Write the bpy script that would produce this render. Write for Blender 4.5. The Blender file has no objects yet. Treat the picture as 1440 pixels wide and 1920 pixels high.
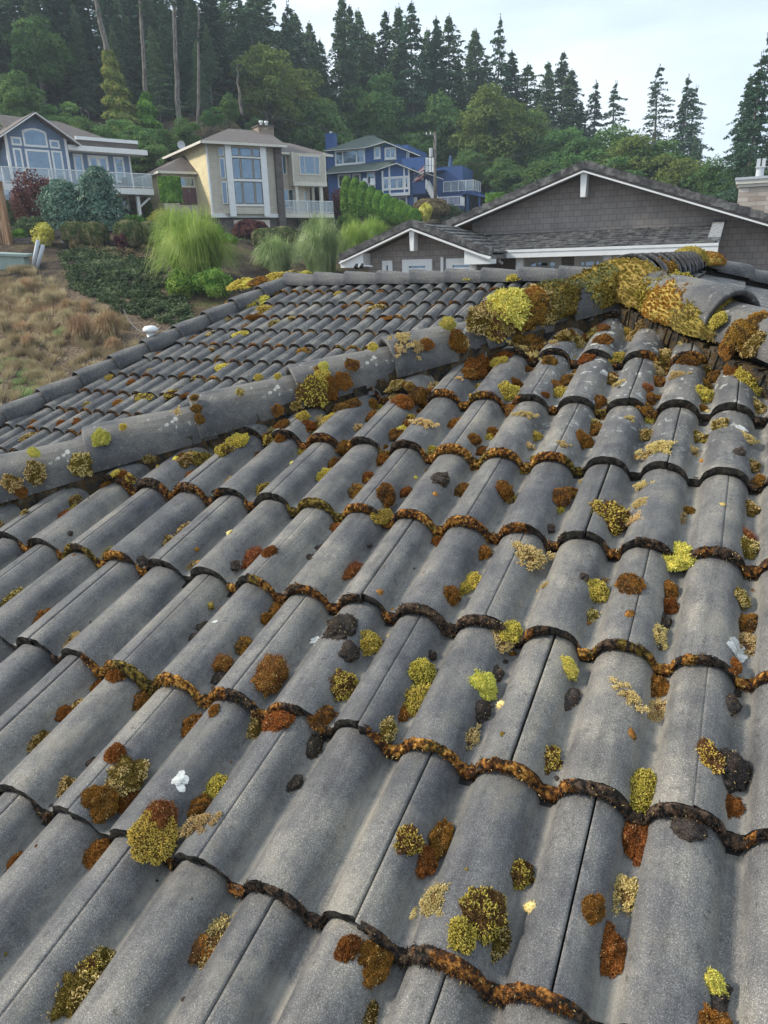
import bpy, bmesh, math, random
import numpy as np
from mathutils import Matrix, Vector, noise as mn
S=bpy.context.scene
COL=S.collection
rad=math.radians
# ---------------------------------------------------------------- camera (world: X along the eaves, Y across, Z up, eye at origin)
FPX=1382.0
AX=np.array([[0.9062339,0.11155451,-0.4077937],[0.4220,-0.3046,0.8539],[-0.0289,-0.9459,-0.3230]])
_u=AX[0]/np.linalg.norm(AX[0]); _v=np.array([-0.39096922,0.58818191,-0.70794428]); _v-=_u*(_u@_v); _v/=np.linalg.norm(_v)
_n=np.cross(_u,_v); SL=math.atan(4/12); CS,SS=math.cos(SL),math.sin(SL)
W=np.array([_u, CS*(-_v)+SS*_n, -CS*_n-SS*_v])
cd=bpy.data.cameras.new('camera'); cam=bpy.data.objects.new('camera',cd); COL.objects.link(cam)
cd.sensor_fit='VERTICAL'; cd.sensor_height=24; cd.lens=24*FPX/1920; cd.clip_start=0.02; cd.clip_end=3000
m=Matrix.Identity(4)
for i in range(3):
    m[i][0]=W[i,0]; m[i][1]=-W[i,1]; m[i][2]=-W[i,2]
cam.matrix_world=m
S.camera=cam
S.view_settings.view_transform='Standard'; S.view_settings.look='None'; S.view_settings.gamma=1; S.view_settings.exposure=0.64
# ---------------------------------------------------------------- sky
SUN_EL,SUN_AZ=rad(36),rad(250)   # azimuth clockwise from +Y
wd=bpy.data.worlds.new('World'); S.world=wd; wd.use_nodes=True
nt=wd.node_tree; nt.nodes.clear()
def N(t,typ,**kw):
    n=t.nodes.new(typ)
    for k,v in kw.items(): setattr(n,k,v)
    return n
out=N(nt,'ShaderNodeOutputWorld'); bg=N(nt,'ShaderNodeBackground'); sky=N(nt,'ShaderNodeTexSky')
sky.sky_type='NISHITA'; sky.sun_disc=False; sky.sun_elevation=SUN_EL; sky.sun_rotation=SUN_AZ; sky.air_density=1.2; sky.dust_density=1.5
bg.inputs['Strength'].default_value=0.1
tc=N(nt,'ShaderNodeTexCoord'); mp=N(nt,'ShaderNodeMapping'); mp.inputs['Scale'].default_value=(1.2,1.2,5.0); mp.inputs['Location'].default_value=(0.3,0.9,0.2)
nz=N(nt,'ShaderNodeTexNoise'); nz.inputs['Scale'].default_value=1.6; nz.inputs['Detail'].default_value=6; nz.inputs['Roughness'].default_value=.5
cr=N(nt,'ShaderNodeValToRGB'); cr.color_ramp.elements[0].position=.40; cr.color_ramp.elements[0].color=(4.5,5.7,7.3,1); cr.color_ramp.elements[1].position=.62; cr.color_ramp.elements[1].color=(7.3,8.1,8.8,1)
mx=N(nt,'ShaderNodeMix',data_type='RGBA'); mx.inputs[0].default_value=.90
L=nt.links.new
L(tc.outputs['Generated'],mp.inputs[0]); L(mp.outputs[0],nz.inputs['Vector']); L(nz.outputs['Fac'],cr.inputs[0])
L(sky.outputs[0],mx.inputs[6]); L(cr.outputs[0],mx.inputs[7]); L(mx.outputs[2],bg.inputs['Color']); L(bg.outputs[0],out.inputs[0])
sd=bpy.data.lights.new('sun','SUN'); sd.energy=3.0; sd.angle=rad(9); sd.color=(1,.93,.82)
so=bpy.data.objects.new('sun',sd); COL.objects.link(so)
sdir=Vector((math.sin(SUN_AZ)*math.cos(SUN_EL),math.cos(SUN_AZ)*math.cos(SUN_EL),math.sin(SUN_EL)))
so.rotation_euler=sdir.to_track_quat('Z','Y').to_euler()
# ---------------------------------------------------------------- projections
def ray(x,y):
    r=W@np.array([(x-720)/FPX,(y-960)/FPX,1.0]); return r/np.linalg.norm(r)
FW=np.array([W[0,2],W[1,2]]); FW/=np.linalg.norm(FW); RT=np.array([FW[1],-FW[0]])
def at(x,y,D):
    r=ray(x,y); return r*(D/(r[:2]@FW))
def hitplane(x,y,N_,d):
    r=ray(x,y); return r*(d/(N_@r))
# ---------------------------------------------------------------- object helpers
def link(o): COL.objects.link(o); return o
def tag(o,label=None,cat=None,group=None,kind=None):
    if label: o['label']=label
    if cat: o['category']=cat
    if group: o['group']=group
    if kind: o['kind']=kind
    return o
def empty(name,loc=(0,0,0),rz=0.0,label=None,cat=None,group=None):
    o=bpy.data.objects.new(name,None); o.location=loc; o.rotation_euler=(0,0,rz); o.empty_display_size=.1
    link(o); return tag(o,label,cat,group)
def mk_mesh(name,V,F,mats,midx=None,smooth=False):
    me=bpy.data.meshes.new(name)
    V=np.asarray(V,dtype=np.float32).reshape(-1,3)
    if isinstance(F,np.ndarray) and F.ndim==2:
        k=F.shape[1]; n=len(F)
        me.vertices.add(len(V)); me.vertices.foreach_set('co',V.ravel())
        me.loops.add(n*k); me.loops.foreach_set('vertex_index',F.astype(np.int32).ravel())
        me.polygons.add(n); me.polygons.foreach_set('loop_start',np.arange(0,n*k,k,dtype=np.int32)); me.polygons.foreach_set('loop_total',np.full(n,k,dtype=np.int32))
        me.update(calc_edges=True)
    else:
        me.from_pydata([tuple(map(float,v)) for v in V],[],[tuple(int(i) for i in f) for f in F]); me.update()
    if not isinstance(mats,(list,tuple)): mats=[mats]
    for q in mats: me.materials.append(q)
    if midx is not None: me.polygons.foreach_set('material_index',np.asarray(midx,dtype=np.int32))
    if smooth: me.polygons.foreach_set('use_smooth',np.ones(len(me.polygons),dtype=bool))
    me.validate()
    return me
def mobj(name,me,parent=None,loc=None):
    o=bpy.data.objects.new(name,me); link(o)
    if parent: o.parent=parent
    if loc is not None: o.location=loc
    return o
class MB:
    """collects simple shapes -> one mesh"""
    def __init__(s): s.V=[];s.F=[];s.M=[]
    def add(s,V,F,m=0):
        b=len(s.V); s.V+= [tuple(v) for v in V]; s.F+=[tuple(i+b for i in f) for f in F]; s.M+=[m]*len(F); return s
    def box(s,a0,a1,b0,b1,c0,c1,m=0):
        V=[(x,y,z) for x in (a0,a1) for y in (b0,b1) for z in (c0,c1)]
        return s.add(V,[(0,1,3,2),(4,6,7,5),(0,4,5,1),(2,3,7,6),(0,2,6,4),(1,5,7,3)],m)
    def slab(s,P,t,m=0,d=(0,0,-1)):
        """polygon P thickened by t along d"""
        n=len(P); P=[Vector(p) for p in P]; Q=[p+Vector(d)*t for p in P]
        F=[tuple(range(n)),tuple(range(2*n-1,n-1,-1))]+[(i,i+n,(i+1)%n+n,(i+1)%n) for i in range(n)]
        return s.add(P+Q,F,m)
    def bar(s,p,q,w,h=None,m=0,up=(0,0,1)):
        p=Vector(p);q=Vector(q);h=h or w; d=(q-p).normalized(); x=d.cross(Vector(up))
        if x.length<1e-4: x=Vector((1,0,0))
        x.normalize(); y=x.cross(d)
        V=[c+x*(i*w/2)+y*(j*h/2) for c in (p,q) for i,j in ((-1,-1),(1,-1),(1,1),(-1,1))]
        return s.add(V,[(3,2,1,0),(4,5,6,7),(0,1,5,4),(1,2,6,5),(2,3,7,6),(3,0,4,7)],m)
    def tube(s,pts,rs,n=8,m=0,cap=True):
        pts=[Vector(p) for p in pts]
        if not isinstance(rs,(list,tuple)): rs=[rs]*len(pts)
        V=[];F=[]
        for i,p in enumerate(pts):
            d=(pts[min(i+1,len(pts)-1)]-pts[max(i-1,0)]).normalized(); x=d.cross(Vector((0.13,0.97,0.2)))
            if x.length<1e-3: x=d.cross(Vector((1,0,0)))
            x.normalize(); y=d.cross(x)
            for k in range(n):
                a=2*math.pi*k/n; V.append(p+(x*math.cos(a)+y*math.sin(a))*rs[i])
        for i in range(len(pts)-1):
            for k in range(n): F.append((i*n+k,i*n+(k+1)%n,(i+1)*n+(k+1)%n,(i+1)*n+k))
        if cap: F.append(tuple(range(n-1,-1,-1))); F.append(tuple((len(pts)-1)*n+k for k in range(n)))
        return s.add(V,F,m)
    def mesh(s,name,mats,smooth=False): return mk_mesh(name,s.V,s.F,mats,s.M,smooth)
    def build(s,name,mats,parent=None,smooth=False): return mobj(name,s.mesh(name,mats,smooth),parent)
# ---------------------------------------------------------------- materials
def ramp(t,pts):
    r=N(t,'ShaderNodeValToRGB'); e=r.color_ramp.elements
    while len(e)<len(pts): e.new(.5)
    for x,(p,c) in zip(e,pts): x.position=p; x.color=(c[0],c[1],c[2],1) if isinstance(c,(tuple,list)) else (c,c,c,1)
    return r
def base(name,rough=.7,spec=.5):
    m=bpy.data.materials.new(name); m.use_nodes=True; t=m.node_tree; b=t.nodes['Principled BSDF']
    b.inputs['Roughness'].default_value=rough; b.inputs['Specular IOR Level'].default_value=spec
    return m,t,b
def noisemat(name,cols,scale=5,detail=5,rough=.75,spec=.3,bump=0,bscale=40,lo=.35,hi=.65,objrand=0,coord='Object',stretch=(1,1,1),bdist=.02,transl=0):
    m,t,b=base(name,rough,spec); l=t.links.new
    c=N(t,'ShaderNodeTexCoord'); mp=N(t,'ShaderNodeMapping'); mp.inputs['Scale'].default_value=stretch; l(c.outputs[coord],mp.inputs[0])
    nz=N(t,'ShaderNodeTexNoise'); nz.inputs['Scale'].default_value=scale; nz.inputs['Detail'].default_value=detail; nz.inputs['Roughness'].default_value=.6; l(mp.outputs[0],nz.inputs['Vector'])
    k=len(cols); r=ramp(t,[(lo+(hi-lo)*i/max(1,k-1),cc) for i,cc in enumerate(cols)]); l(nz.outputs['Fac'],r.inputs[0]); colo=r.outputs[0]
    if objrand:
        oi=N(t,'ShaderNodeObjectInfo'); hs=N(t,'ShaderNodeHueSaturation'); ma=N(t,'ShaderNodeMapRange'); ma.inputs[3].default_value=1-objrand; ma.inputs[4].default_value=1+objrand
        mh=N(t,'ShaderNodeMapRange'); mh.inputs[3].default_value=.5-objrand*.06; mh.inputs[4].default_value=.5+objrand*.06
        mu=N(t,'ShaderNodeMath',operation='FRACT'); mm=N(t,'ShaderNodeMath',operation='MULTIPLY'); mm.inputs[1].default_value=7.31
        l(oi.outputs['Random'],ma.inputs[0]); l(oi.outputs['Random'],mm.inputs[0]); l(mm.outputs[0],mu.inputs[0]); l(mu.outputs[0],mh.inputs[0])
        l(ma.outputs[0],hs.inputs['Value']); l(mh.outputs[0],hs.inputs['Hue']); l(colo,hs.inputs['Color']); colo=hs.outputs[0]
    l(colo,b.inputs['Base Color'])
    if bump:
        n2=N(t,'ShaderNodeTexNoise'); n2.inputs['Scale'].default_value=bscale; n2.inputs['Detail'].default_value=4; l(mp.outputs[0],n2.inputs['Vector'])
        bp=N(t,'ShaderNodeBump'); bp.inputs['Strength'].default_value=bump; bp.inputs['Distance'].default_value=bdist; l(n2.outputs['Fac'],bp.inputs['Height']); l(bp.outputs[0],b.inputs['Normal'])
    if transl:
        tr=N(t,'ShaderNodeBsdfTranslucent'); l(colo,tr.inputs['Color']); ms=N(t,'ShaderNodeMixShader'); ms.inputs[0].default_value=transl
        l(b.outputs[0],ms.inputs[1]); l(tr.outputs[0],ms.inputs[2]); l(ms.outputs[0],t.nodes['Material Output'].inputs['Surface'])
    return m
def tilemat(name,k=1.0,lichen=0.0,near=True,notone=False,peak=False):
    """granular grey concrete: warm/cool mottling, sand grains, dirt, pale lichen flecks"""
    m,t,b=base(name,.62,.35); l=t.links.new
    c=N(t,'ShaderNodeTexCoord')
    def no(s,d=4,r=.6):
        n=N(t,'ShaderNodeTexNoise'); n.inputs['Scale'].default_value=s; n.inputs['Detail'].default_value=d; n.inputs['Roughness'].default_value=r; l(c.outputs['Object'],n.inputs['Vector']); return n
    big=no(4.2,7,.68); r1=ramp(t,[(.36,(.070*k,.071*k,.076*k)),(.5,(.125*k,.122*k,.119*k)),(.64,(.205*k,.193*k,.170*k))]); l(big.outputs['Fac'],r1.inputs[0])
    gr=no(470 if near else 130,2,.7); r2=ramp(t,[(.28,.35),(.5,1.0),(.58,1.22),(.67,2.4)]); l(gr.outputs['Fac'],r2.inputs[0])
    mu=N(t,'ShaderNodeMix',data_type='RGBA',blend_type='MULTIPLY'); mu.inputs[0].default_value=.85; l(r1.outputs[0],mu.inputs[6]); l(r2.outputs[0],mu.inputs[7])
    # dark dirt freckles
    df=no(46,5,.75); r3=ramp(t,[(.57,0.0),(.70,.8)]); l(df.outputs['Fac'],r3.inputs[0])
    m2=N(t,'ShaderNodeMix',data_type='RGBA'); l(r3.outputs[0],m2.inputs[0]); l(mu.outputs[2],m2.inputs[6]); m2.inputs[7].default_value=(.045,.042,.038,1)
    md=no(7,6,.7); r5=ramp(t,[(.52,0.0),(.70,.55)]); l(md.outputs['Fac'],r5.inputs[0])
    m4=N(t,'ShaderNodeMix',data_type='RGBA'); l(r5.outputs[0],m4.inputs[0]); l(m2.outputs[2],m4.inputs[6]); m4.inputs[7].default_value=(.21*k,.195*k,.16*k,1)
    ta=N(t,'ShaderNodeAttribute'); ta.attribute_name='tone'; tm=N(t,'ShaderNodeMix',data_type='RGBA',blend_type='MULTIPLY'); tm.inputs[0].default_value=1; l(m4.outputs[2],tm.inputs[6]); tr_=ramp(t,[(0.0,(.78,.79,.82)),(.5,(1,1,1)),(1.0,(1.22,1.19,1.12))]); l(ta.outputs['Fac'],tr_.inputs[0]); l(tr_.outputs[0],tm.inputs[7])
    if notone: tm.inputs[0].default_value=0
    m4=tm
    pa=N(t,'ShaderNodeAttribute'); pa.attribute_name='pan'; dn_=no(9,8,.75); rd=ramp(t,[(.42,0.0),(.62,.75)]); l(dn_.outputs['Fac'],rd.inputs[0]); pmu=N(t,'ShaderNodeMath',operation='MULTIPLY'); l(pa.outputs['Fac'],pmu.inputs[0]); l(rd.outputs[0],pmu.inputs[1])
    m5=N(t,'ShaderNodeMix',data_type='RGBA'); l(pmu.outputs[0],m5.inputs[0]); l(m4.outputs[2],m5.inputs[6]); m5.inputs[7].default_value=(.27*k,.25*k,.21*k,1); m4=m5
    smp=N(t,'ShaderNodeMapping'); smp.inputs['Scale'].default_value=(16,1.8,1.8); l(c.outputs['Object'],smp.inputs[0]); sn=N(t,'ShaderNodeTexNoise'); sn.inputs['Scale'].default_value=1.6; sn.inputs['Detail'].default_value=7; sn.inputs['Roughness'].default_value=.65; l(smp.outputs[0],sn.inputs['Vector'])
    rs_=ramp(t,[(.36,(.62,.62,.64)),(.52,(1,1,1)),(.66,(1.18,1.14,1.06))]); l(sn.outputs['Fac'],rs_.inputs[0]); m6=N(t,'ShaderNodeMix',data_type='RGBA',blend_type='MULTIPLY'); m6.inputs[0].default_value=.85; l(m4.outputs[2],m6.inputs[6]); l(rs_.outputs[0],m6.inputs[7]); m4=m6
    # lichen: cells with hard irregular edges; only where a broad mask allows
    mk=no(1.1,2); vo=no(34,4,.65); mp=N(t,'ShaderNodeMath',operation='MULTIPLY')
    rm=ramp(t,[(.50-lichen*.25,0.0),(.62-lichen*.25,1.0)]); l(mk.outputs['Fac'],rm.inputs[0]); rmo=rm.outputs[0]
    if peak:
        sp=N(t,'ShaderNodeSeparateXYZ'); l(c.outputs['Object'],sp.inputs[0]); a1=N(t,'ShaderNodeMapRange'); a1.inputs[1].default_value=1.9; a1.inputs[2].default_value=2.75; a2=N(t,'ShaderNodeMapRange'); a2.inputs[1].default_value=-.85; a2.inputs[2].default_value=-.45
        l(sp.outputs['Y'],a1.inputs[0]); l(sp.outputs['X'],a2.inputs[0]); pm=N(t,'ShaderNodeMath',operation='MULTIPLY'); l(a1.outputs[0],pm.inputs[0]); l(a2.outputs[0],pm.inputs[1]); rmo=pm.outputs[0]
    rv=ramp(t,[(.60 if peak else .645-.05*lichen,0.0),(.615 if peak else .66-.05*lichen,1.0)]); l(vo.outputs['Fac'],rv.inputs[0]); l(rmo,mp.inputs[0]); l(rv.outputs[0],mp.inputs[1])
    m3=N(t,'ShaderNodeMix',data_type='RGBA'); l(mp.outputs[0],m3.inputs[0]); l(m4.outputs[2],m3.inputs[6]); m3.inputs[7].default_value=(.42,.42,.38,1)
    l(m3.outputs[2],b.inputs['Base Color'])
    bn=no(300 if near else 90,3,.7); bp=N(t,'ShaderNodeBump'); bp.inputs['Strength'].default_value=.55 if near else .4; bp.inputs['Distance'].default_value=.002 if near else .004
    l(bn.outputs['Fac'],bp.inputs['Height']); l(bp.outputs[0],b.inputs['Normal'])
    return m
def paint(name,c,rough=.5,var=.12,scale=3):
    d=[x*(1-var) for x in c]; return noisemat(name,[d,c],scale=scale,rough=rough,spec=.4)
def siding(name,c,row=.18,dark=.45,vert=False,brick=None,c2=None):
    """clapboard or shingle courses"""
    m,t,b=base(name,.7,.3); l=t.links.new
    co=N(t,'ShaderNodeTexCoord'); sp=N(t,'ShaderNodeSeparateXYZ'); l(co.outputs['Object'],sp.inputs[0])
    nz=N(t,'ShaderNodeTexNoise'); nz.inputs['Scale'].default_value=2.5; nz.inputs['Detail'].default_value=5; l(co.outputs['Object'],nz.inputs['Vector'])
    r0=ramp(t,[(.3,[x*.88 for x in c]),(.7,[x*1.08 for x in c])]); l(nz.outputs['Fac'],r0.inputs[0]); col=r0.outputs[0]
    ad=N(t,'ShaderNodeMath',operation='ADD'); l(sp.outputs['X'],ad.inputs[0]); l(sp.outputs['Y'],ad.inputs[1])
    cb=N(t,'ShaderNodeCombineXYZ'); l(ad.outputs[0],cb.inputs['X']); l(sp.outputs['Z'],cb.inputs['Y'])
    bt=N(t,'ShaderNodeTexBrick'); bt.offset=.5 if brick else 0
    bt.inputs['Scale'].default_value=1; bt.inputs['Row Height'].default_value=row; bt.inputs['Brick Width'].default_value=brick or 60.0; bt.inputs['Mortar Size'].default_value=row*.05; bt.inputs['Mortar Smooth'].default_value=.2
    bt.inputs['Color1'].default_value=(1,1,1,1); bt.inputs['Color2'].default_value=(*(c2 or (.86,.86,.86)),1) if brick else (1,1,1,1); bt.inputs['Mortar'].default_value=(dark,dark,dark,1); bt.inputs['Bias'].default_value=0
    l(cb.outputs[0],bt.inputs['Vector'])
    mu=N(t,'ShaderNodeMix',data_type='RGBA',blend_type='MULTIPLY'); mu.inputs[0].default_value=1; l(col,mu.inputs[6]); l(bt.outputs['Color'],mu.inputs[7]); l(mu.outputs[2],b.inputs['Base Color'])
    bp=N(t,'ShaderNodeBump'); bp.inputs['Strength'].default_value=.5; bp.inputs['Distance'].default_value=.02; bp.invert=True; l(bt.outputs['Fac'],bp.inputs['Height']); l(bp.outputs[0],b.inputs['Normal'])
    return m
def glassmat(name,c=(.05,.075,.09),rough=.06):
    m,t,b=base(name,rough,1.0); l=t.links.new
    b.inputs['Base Color'].default_value=(*c,1); b.inputs['IOR'].default_value=2.0; b.inputs['Specular Tint'].default_value=(.62,.80,1,1)  # specular tint puts the blue of the upper sky into the reflection
    co=N(t,'ShaderNodeTexCoord'); nz=N(t,'ShaderNodeTexNoise'); nz.inputs['Scale'].default_value=.8; nz.inputs['Detail'].default_value=3; l(co.outputs['Object'],nz.inputs['Vector'])
    r=ramp(t,[(.4,[x*.6 for x in c]),(.65,[x*1.7 for x in c])]); l(nz.outputs['Fac'],r.inputs[0]); l(r.outputs[0],b.inputs['Base Color'])
    bp=N(t,'ShaderNodeBump'); bp.inputs['Strength'].default_value=.12; bp.inputs['Distance'].default_value=.2; l(nz.outputs['Fac'],bp.inputs['Height']); l(bp.outputs[0],b.inputs['Normal'])
    return m
M={}
M['tile']=tilemat('tile_concrete',.96,.0,peak=True); M['tile_far']=tilemat('tile_concrete_far',.9,.0,False); M['cap']=tilemat('cap_concrete',.74,.45,notone=True)
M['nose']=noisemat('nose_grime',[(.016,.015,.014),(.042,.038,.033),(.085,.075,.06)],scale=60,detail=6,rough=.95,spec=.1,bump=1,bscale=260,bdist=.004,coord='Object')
M['under']=noisemat('underlay',[(.012,.012,.012),(.03,.027,.022)],scale=30)
M['white']=paint('white_paint',(.78,.78,.76),.45,.08)
M['glass']=glassmat('window_glass'); M['glass_dark']=glassmat('dark_glass',(.02,.025,.028))
M['rail_glass']=bpy.data.materials.new('rail_glass'); M['rail_glass'].use_nodes=True
_t=M['rail_glass'].node_tree; _b=_t.nodes['Principled BSDF']; _b.inputs['Base Color'].default_value=(.55,.62,.64,1); _b.inputs['Roughness'].default_value=.08
_tr=N(_t,'ShaderNodeBsdfTransparent'); _ms=N(_t,'ShaderNodeMixShader'); _ms.inputs[0].default_value=.30; _t.links.new(_tr.outputs[0],_ms.inputs[1]); _t.links.new(_b.outputs[0],_ms.inputs[2]); _t.links.new(_ms.outputs[0],_t.nodes['Material Output'].inputs['Surface'])
M['soil']=noisemat('mulch',[(.018,.014,.012),(.05,.04,.033),(.09,.075,.06)],scale=6,detail=10,bump=.8,bscale=14,bdist=.15)
def mossmat(n,cols,sc=26,tr=.15): return noisemat(n,cols,scale=sc*.6,detail=9,rough=.9,spec=.1,objrand=.22,lo=.38,hi=.62,transl=tr)
MOSS={'gold':mossmat('moss_gold',[(.22,.095,.015),(.44,.22,.035),(.60,.38,.10)]),
 'rust':mossmat('moss_rust',[(.065,.026,.010),(.20,.080,.020),(.40,.18,.05)]),
 'olive':mossmat('moss_olive',[(.05,.032,.010),(.16,.105,.022),(.32,.23,.06)]),
 'straw':mossmat('moss_straw',[(.34,.22,.08),(.62,.46,.18),(.80,.66,.34)]),
 'yel':mossmat('moss_yellowgreen',[(.36,.25,.03),(.64,.50,.08),(.80,.68,.22)]),
 'lime':mossmat('moss_lime',[(.34,.29,.04),(.56,.51,.09),(.74,.69,.24)]),
 'orange':mossmat('moss_orange',[(.16,.055,.012),(.42,.17,.035),(.62,.33,.09)]),
 'pink':mossmat('moss_stalk',[(.30,.10,.05),(.50,.21,.12)]),
 'dark':mossmat('moss_dark',[(.022,.018,.015),(.055,.045,.038),(.10,.085,.075)],tr=0),
 'brown':mossmat('moss_brown',[(.055,.03,.014),(.15,.08,.028),(.27,.16,.06)]),
 'ochre':mossmat('moss_ochre',[(.24,.165,.04),(.38,.28,.065),(.52,.42,.13)],60),
 'yelsoft':mossmat('moss_soft_yellow',[(.34,.27,.05),(.48,.40,.08),(.62,.54,.17)],60),
 'sage':mossmat('moss_sage',[(.16,.16,.05),(.32,.33,.15),(.48,.50,.30)])}
# ================================================================ roofs of the house we stand on
OW=W@np.array([-0.06597747,-0.02318675,2.05759971]); CO=0.340976; BW=0.1524; HB=0.046; STEP=0.029
N1=np.array([0.0,-SS,CS]); D1=float(N1@OW)
def onP1(x,y,off=-.02): return hitplane(x,y,N1,D1+off)
def onP2(x,y,off=-.02): return hitplane(x,y,N1,-2.55+off)
def prof(t):
    a=np.abs((np.asarray(t)+.5)%1-.5)/.405
    g=np.where(a<1,(1-np.clip(a,0,1)**2.3)**.62,0.0)
    return HB*g
rng=np.random.default_rng(7)
def tilefield(name,O,U,Vd,Nn,r0,r1,k0,k1,inside,mat,parent,nx=20,ny=8,shift=0,bary=None):
    """courses r0..r1 of double-roll tiles; O is the nose crest at k=0,r=0; Vd points down the slope"""
    VV=[];FF=[];MM=[];TT=[];QQ=[];cnt=0
    tx=np.linspace(0,2,2*nx+1); 
    for r in range(r0,r1+1):
        st=k0+((r+k0+shift)%2)
        for k in range(st,k1+1,2):
            c=O+U*((k+1)*BW)+Vd*((r-.5)*CO)
            if not inside(c,1): continue
            du=rng.normal(0,.0012); dn=rng.normal(0,.0032); dh=abs(rng.normal(0,.0014)); rot=rng.normal(0,.004); 
            T=tx.copy(); T[0]+=.010;T[-1]-=.010
            ux=(k+.05+T)*BW+du
            hp=prof(k+.05+T)
            rough=rng.normal(0,.0016,len(T)); rough=(rough+np.roll(rough,1))/2
            rows=[]
            for j in range(ny+1):
                w=(j/ny)**1.0*(1.06)*CO
                if j==1: w=.006
                h=hp-HB-STEP*(w/CO)+dh
                if j==0: h=h-.0015; 
                vv=-w+dn+rot*(T-1)*BW*2+(rough*.8 if j==0 else 0)
                rows.append((ux,vv,h))
            # nose face going down (front) then tucked back
            f1=(ux+rng.normal(0,.0006,len(T)),dn+rot*(T-1)*BW*2+rough+.0015,hp-HB-.014+rng.normal(0,.0016,len(T)))
            f2=(ux,dn+rot*(T-1)*BW*2-.003+rough,hp-HB-.034+rng.normal(0,.0012,len(T)))
            f3=(ux,dn-.05+0*T,hp-HB-.036)
            rows=[f3,f2,f1,tuple(rows[0])]+rows
            A=np.stack([np.stack(q,1) for q in rows])     # J,I,3
            # side skirts
            lft=A[:,0:1].copy(); lft[...,2]-=.014; rgt=A[:,-1:].copy(); rgt[...,2]-=.014
            A=np.concatenate([lft,A,rgt],1)
            J,I=A.shape[:2]
            P=O+A[...,0:1]*U+(r*CO+A[...,1:2])*Vd+A[...,2:3]*Nn
            VV.append(P.reshape(-1,3)); TT.append(np.full(J*I,np.clip(rng.normal(.5,.26),0,1))); hq_=np.concatenate([hp[:1],hp,hp[-1:]]); QQ.append(np.tile(np.clip(1-hq_/(HB*.55),0,1),J))
            idx=np.arange(J*I).reshape(J,I)+cnt; cnt+=J*I
            q=np.stack([idx[:-1,:-1],idx[:-1,1:],idx[1:,1:],idx[1:,:-1]],-1).reshape(-1,4)
            cen=P.reshape(-1,3)[(q-(cnt-J*I))].mean(1)
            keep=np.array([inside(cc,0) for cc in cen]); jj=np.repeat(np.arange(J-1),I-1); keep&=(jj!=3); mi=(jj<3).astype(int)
            if keep.any(): FF.append(q[keep]); MM.append(mi[keep])
    me=mk_mesh(name,np.concatenate(VV),np.concatenate(FF),[mat,M['nose']],np.concatenate(MM),smooth=True)
    tb_=me.attributes.new('pan','FLOAT','POINT'); tb_.data.foreach_set('value',np.concatenate(QQ).astype(np.float32))
    ta_=me.attributes.new('tone','FLOAT','POINT'); ta_.data.foreach_set('value',np.concatenate(TT).astype(np.float32))
    return mobj(name,me,parent)
roof=empty('tiled_roof',(0,0,0),0,'dark grey barrel tile hip roof speckled with moss, filling the foreground','roof')
AP=np.array([-.43,3.2,-.155]); BP=np.array([-.43,7.47,-.155])     # peak of the near hip end; far end of the short main ridge
X=np.array([1.,0,0]); VD=np.array([0,-CS,-SS])
def in1(p,c):
    e=.16 if c else 0
    return (p[0]-AP[0])>=-(AP[1]-p[1])*1.09-e*1.3-.04 and (p[0]-AP[0])<=(AP[1]-p[1])+e+.03 and p[1]<=AP[1]+e*.3
O1=OW-X*6*BW-VD*6*CO
ROW_R1=18
# dense part we stand over, and the same field continued out of frame more coarsely
def in1a(p,c): return in1(p,c) and p[0]>-3.2 and p[0]<1.5
tilefield('tile_field',O1,X,VD,N1,-1,10,-16,16,in1a,M['tile'],roof,nx=22,ny=8)
def in1b(p,c): return in1(p,c)
tilefield('tile_field',O1,X,VD,N1,11,ROW_R1,-26,34,in1b,M['tile'],roof,nx=10,ny=3)
# right-hand face (beyond the right hip), slopes away in +X
VD3=np.array([CS,0,-SS]); N3=np.array([SS,0,CS]); Y=np.array([0,1.,0])
O3=AP+N3*.02+VD3*.12
def in3(p,c):
    e=.12 if c else 0
    return (p[0]-AP[0])>=-(p[1]-AP[1])-e and (p[0]-BP[0])>=(p[1]-BP[1])-e and p[0]>=AP[0]-e and not (p[1]<AP[1] and (p[0]-AP[0])<(AP[1]-p[1])-e)
tilefield('tile_field',O3,Y,VD3,N3,0,12,-26,60,in3,M['tile_far'],roof,nx=9,ny=3)
# left-hand face between near hip and valley
VD0=np.array([-CS,0,-SS]); N0=np.array([-SS,0,CS])
O0=AP+N0*.02+VD0*.12
def in0(p,c):
    e=.1 if c else 0
    return (AP[0]-p[0])>=-e and (AP[0]-p[0])>=(AP[1]-p[1])*1.09-e and (BP[0]-p[0])<=(BP[1]-p[1])+e and p[0]>-6.6
tilefield('tile_field',O0,-Y,VD0,N0,0,17,-44,34,in0,M['tile_far'],roof,nx=7,ny=2)
# rear face of the wing (P2), ridge y=7.47, left hip measured
O2=onP2(412.5,671.8,0)
HA=np.array([-5.80,4.42,-1.21]); HBp=np.array([-4.70,7.47,-.20])
hd=(HBp-HA)/np.linalg.norm(HBp-HA); HC=HA-hd*4.6
hn=np.array([hd[1],-hd[0]])
def in2(p,c):
    e=.14 if c else 0
    return p[1]<=7.40+e and ((p[:2]-HA[:2])@hn)>=-e and (BP[0]-p[0])>=(BP[1]-p[1])-e
tilefield('tile_field',O2,X,VD,N1,-7,10,-16,40,in2,M['tile_far'],roof,nx=11,ny=4)
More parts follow.
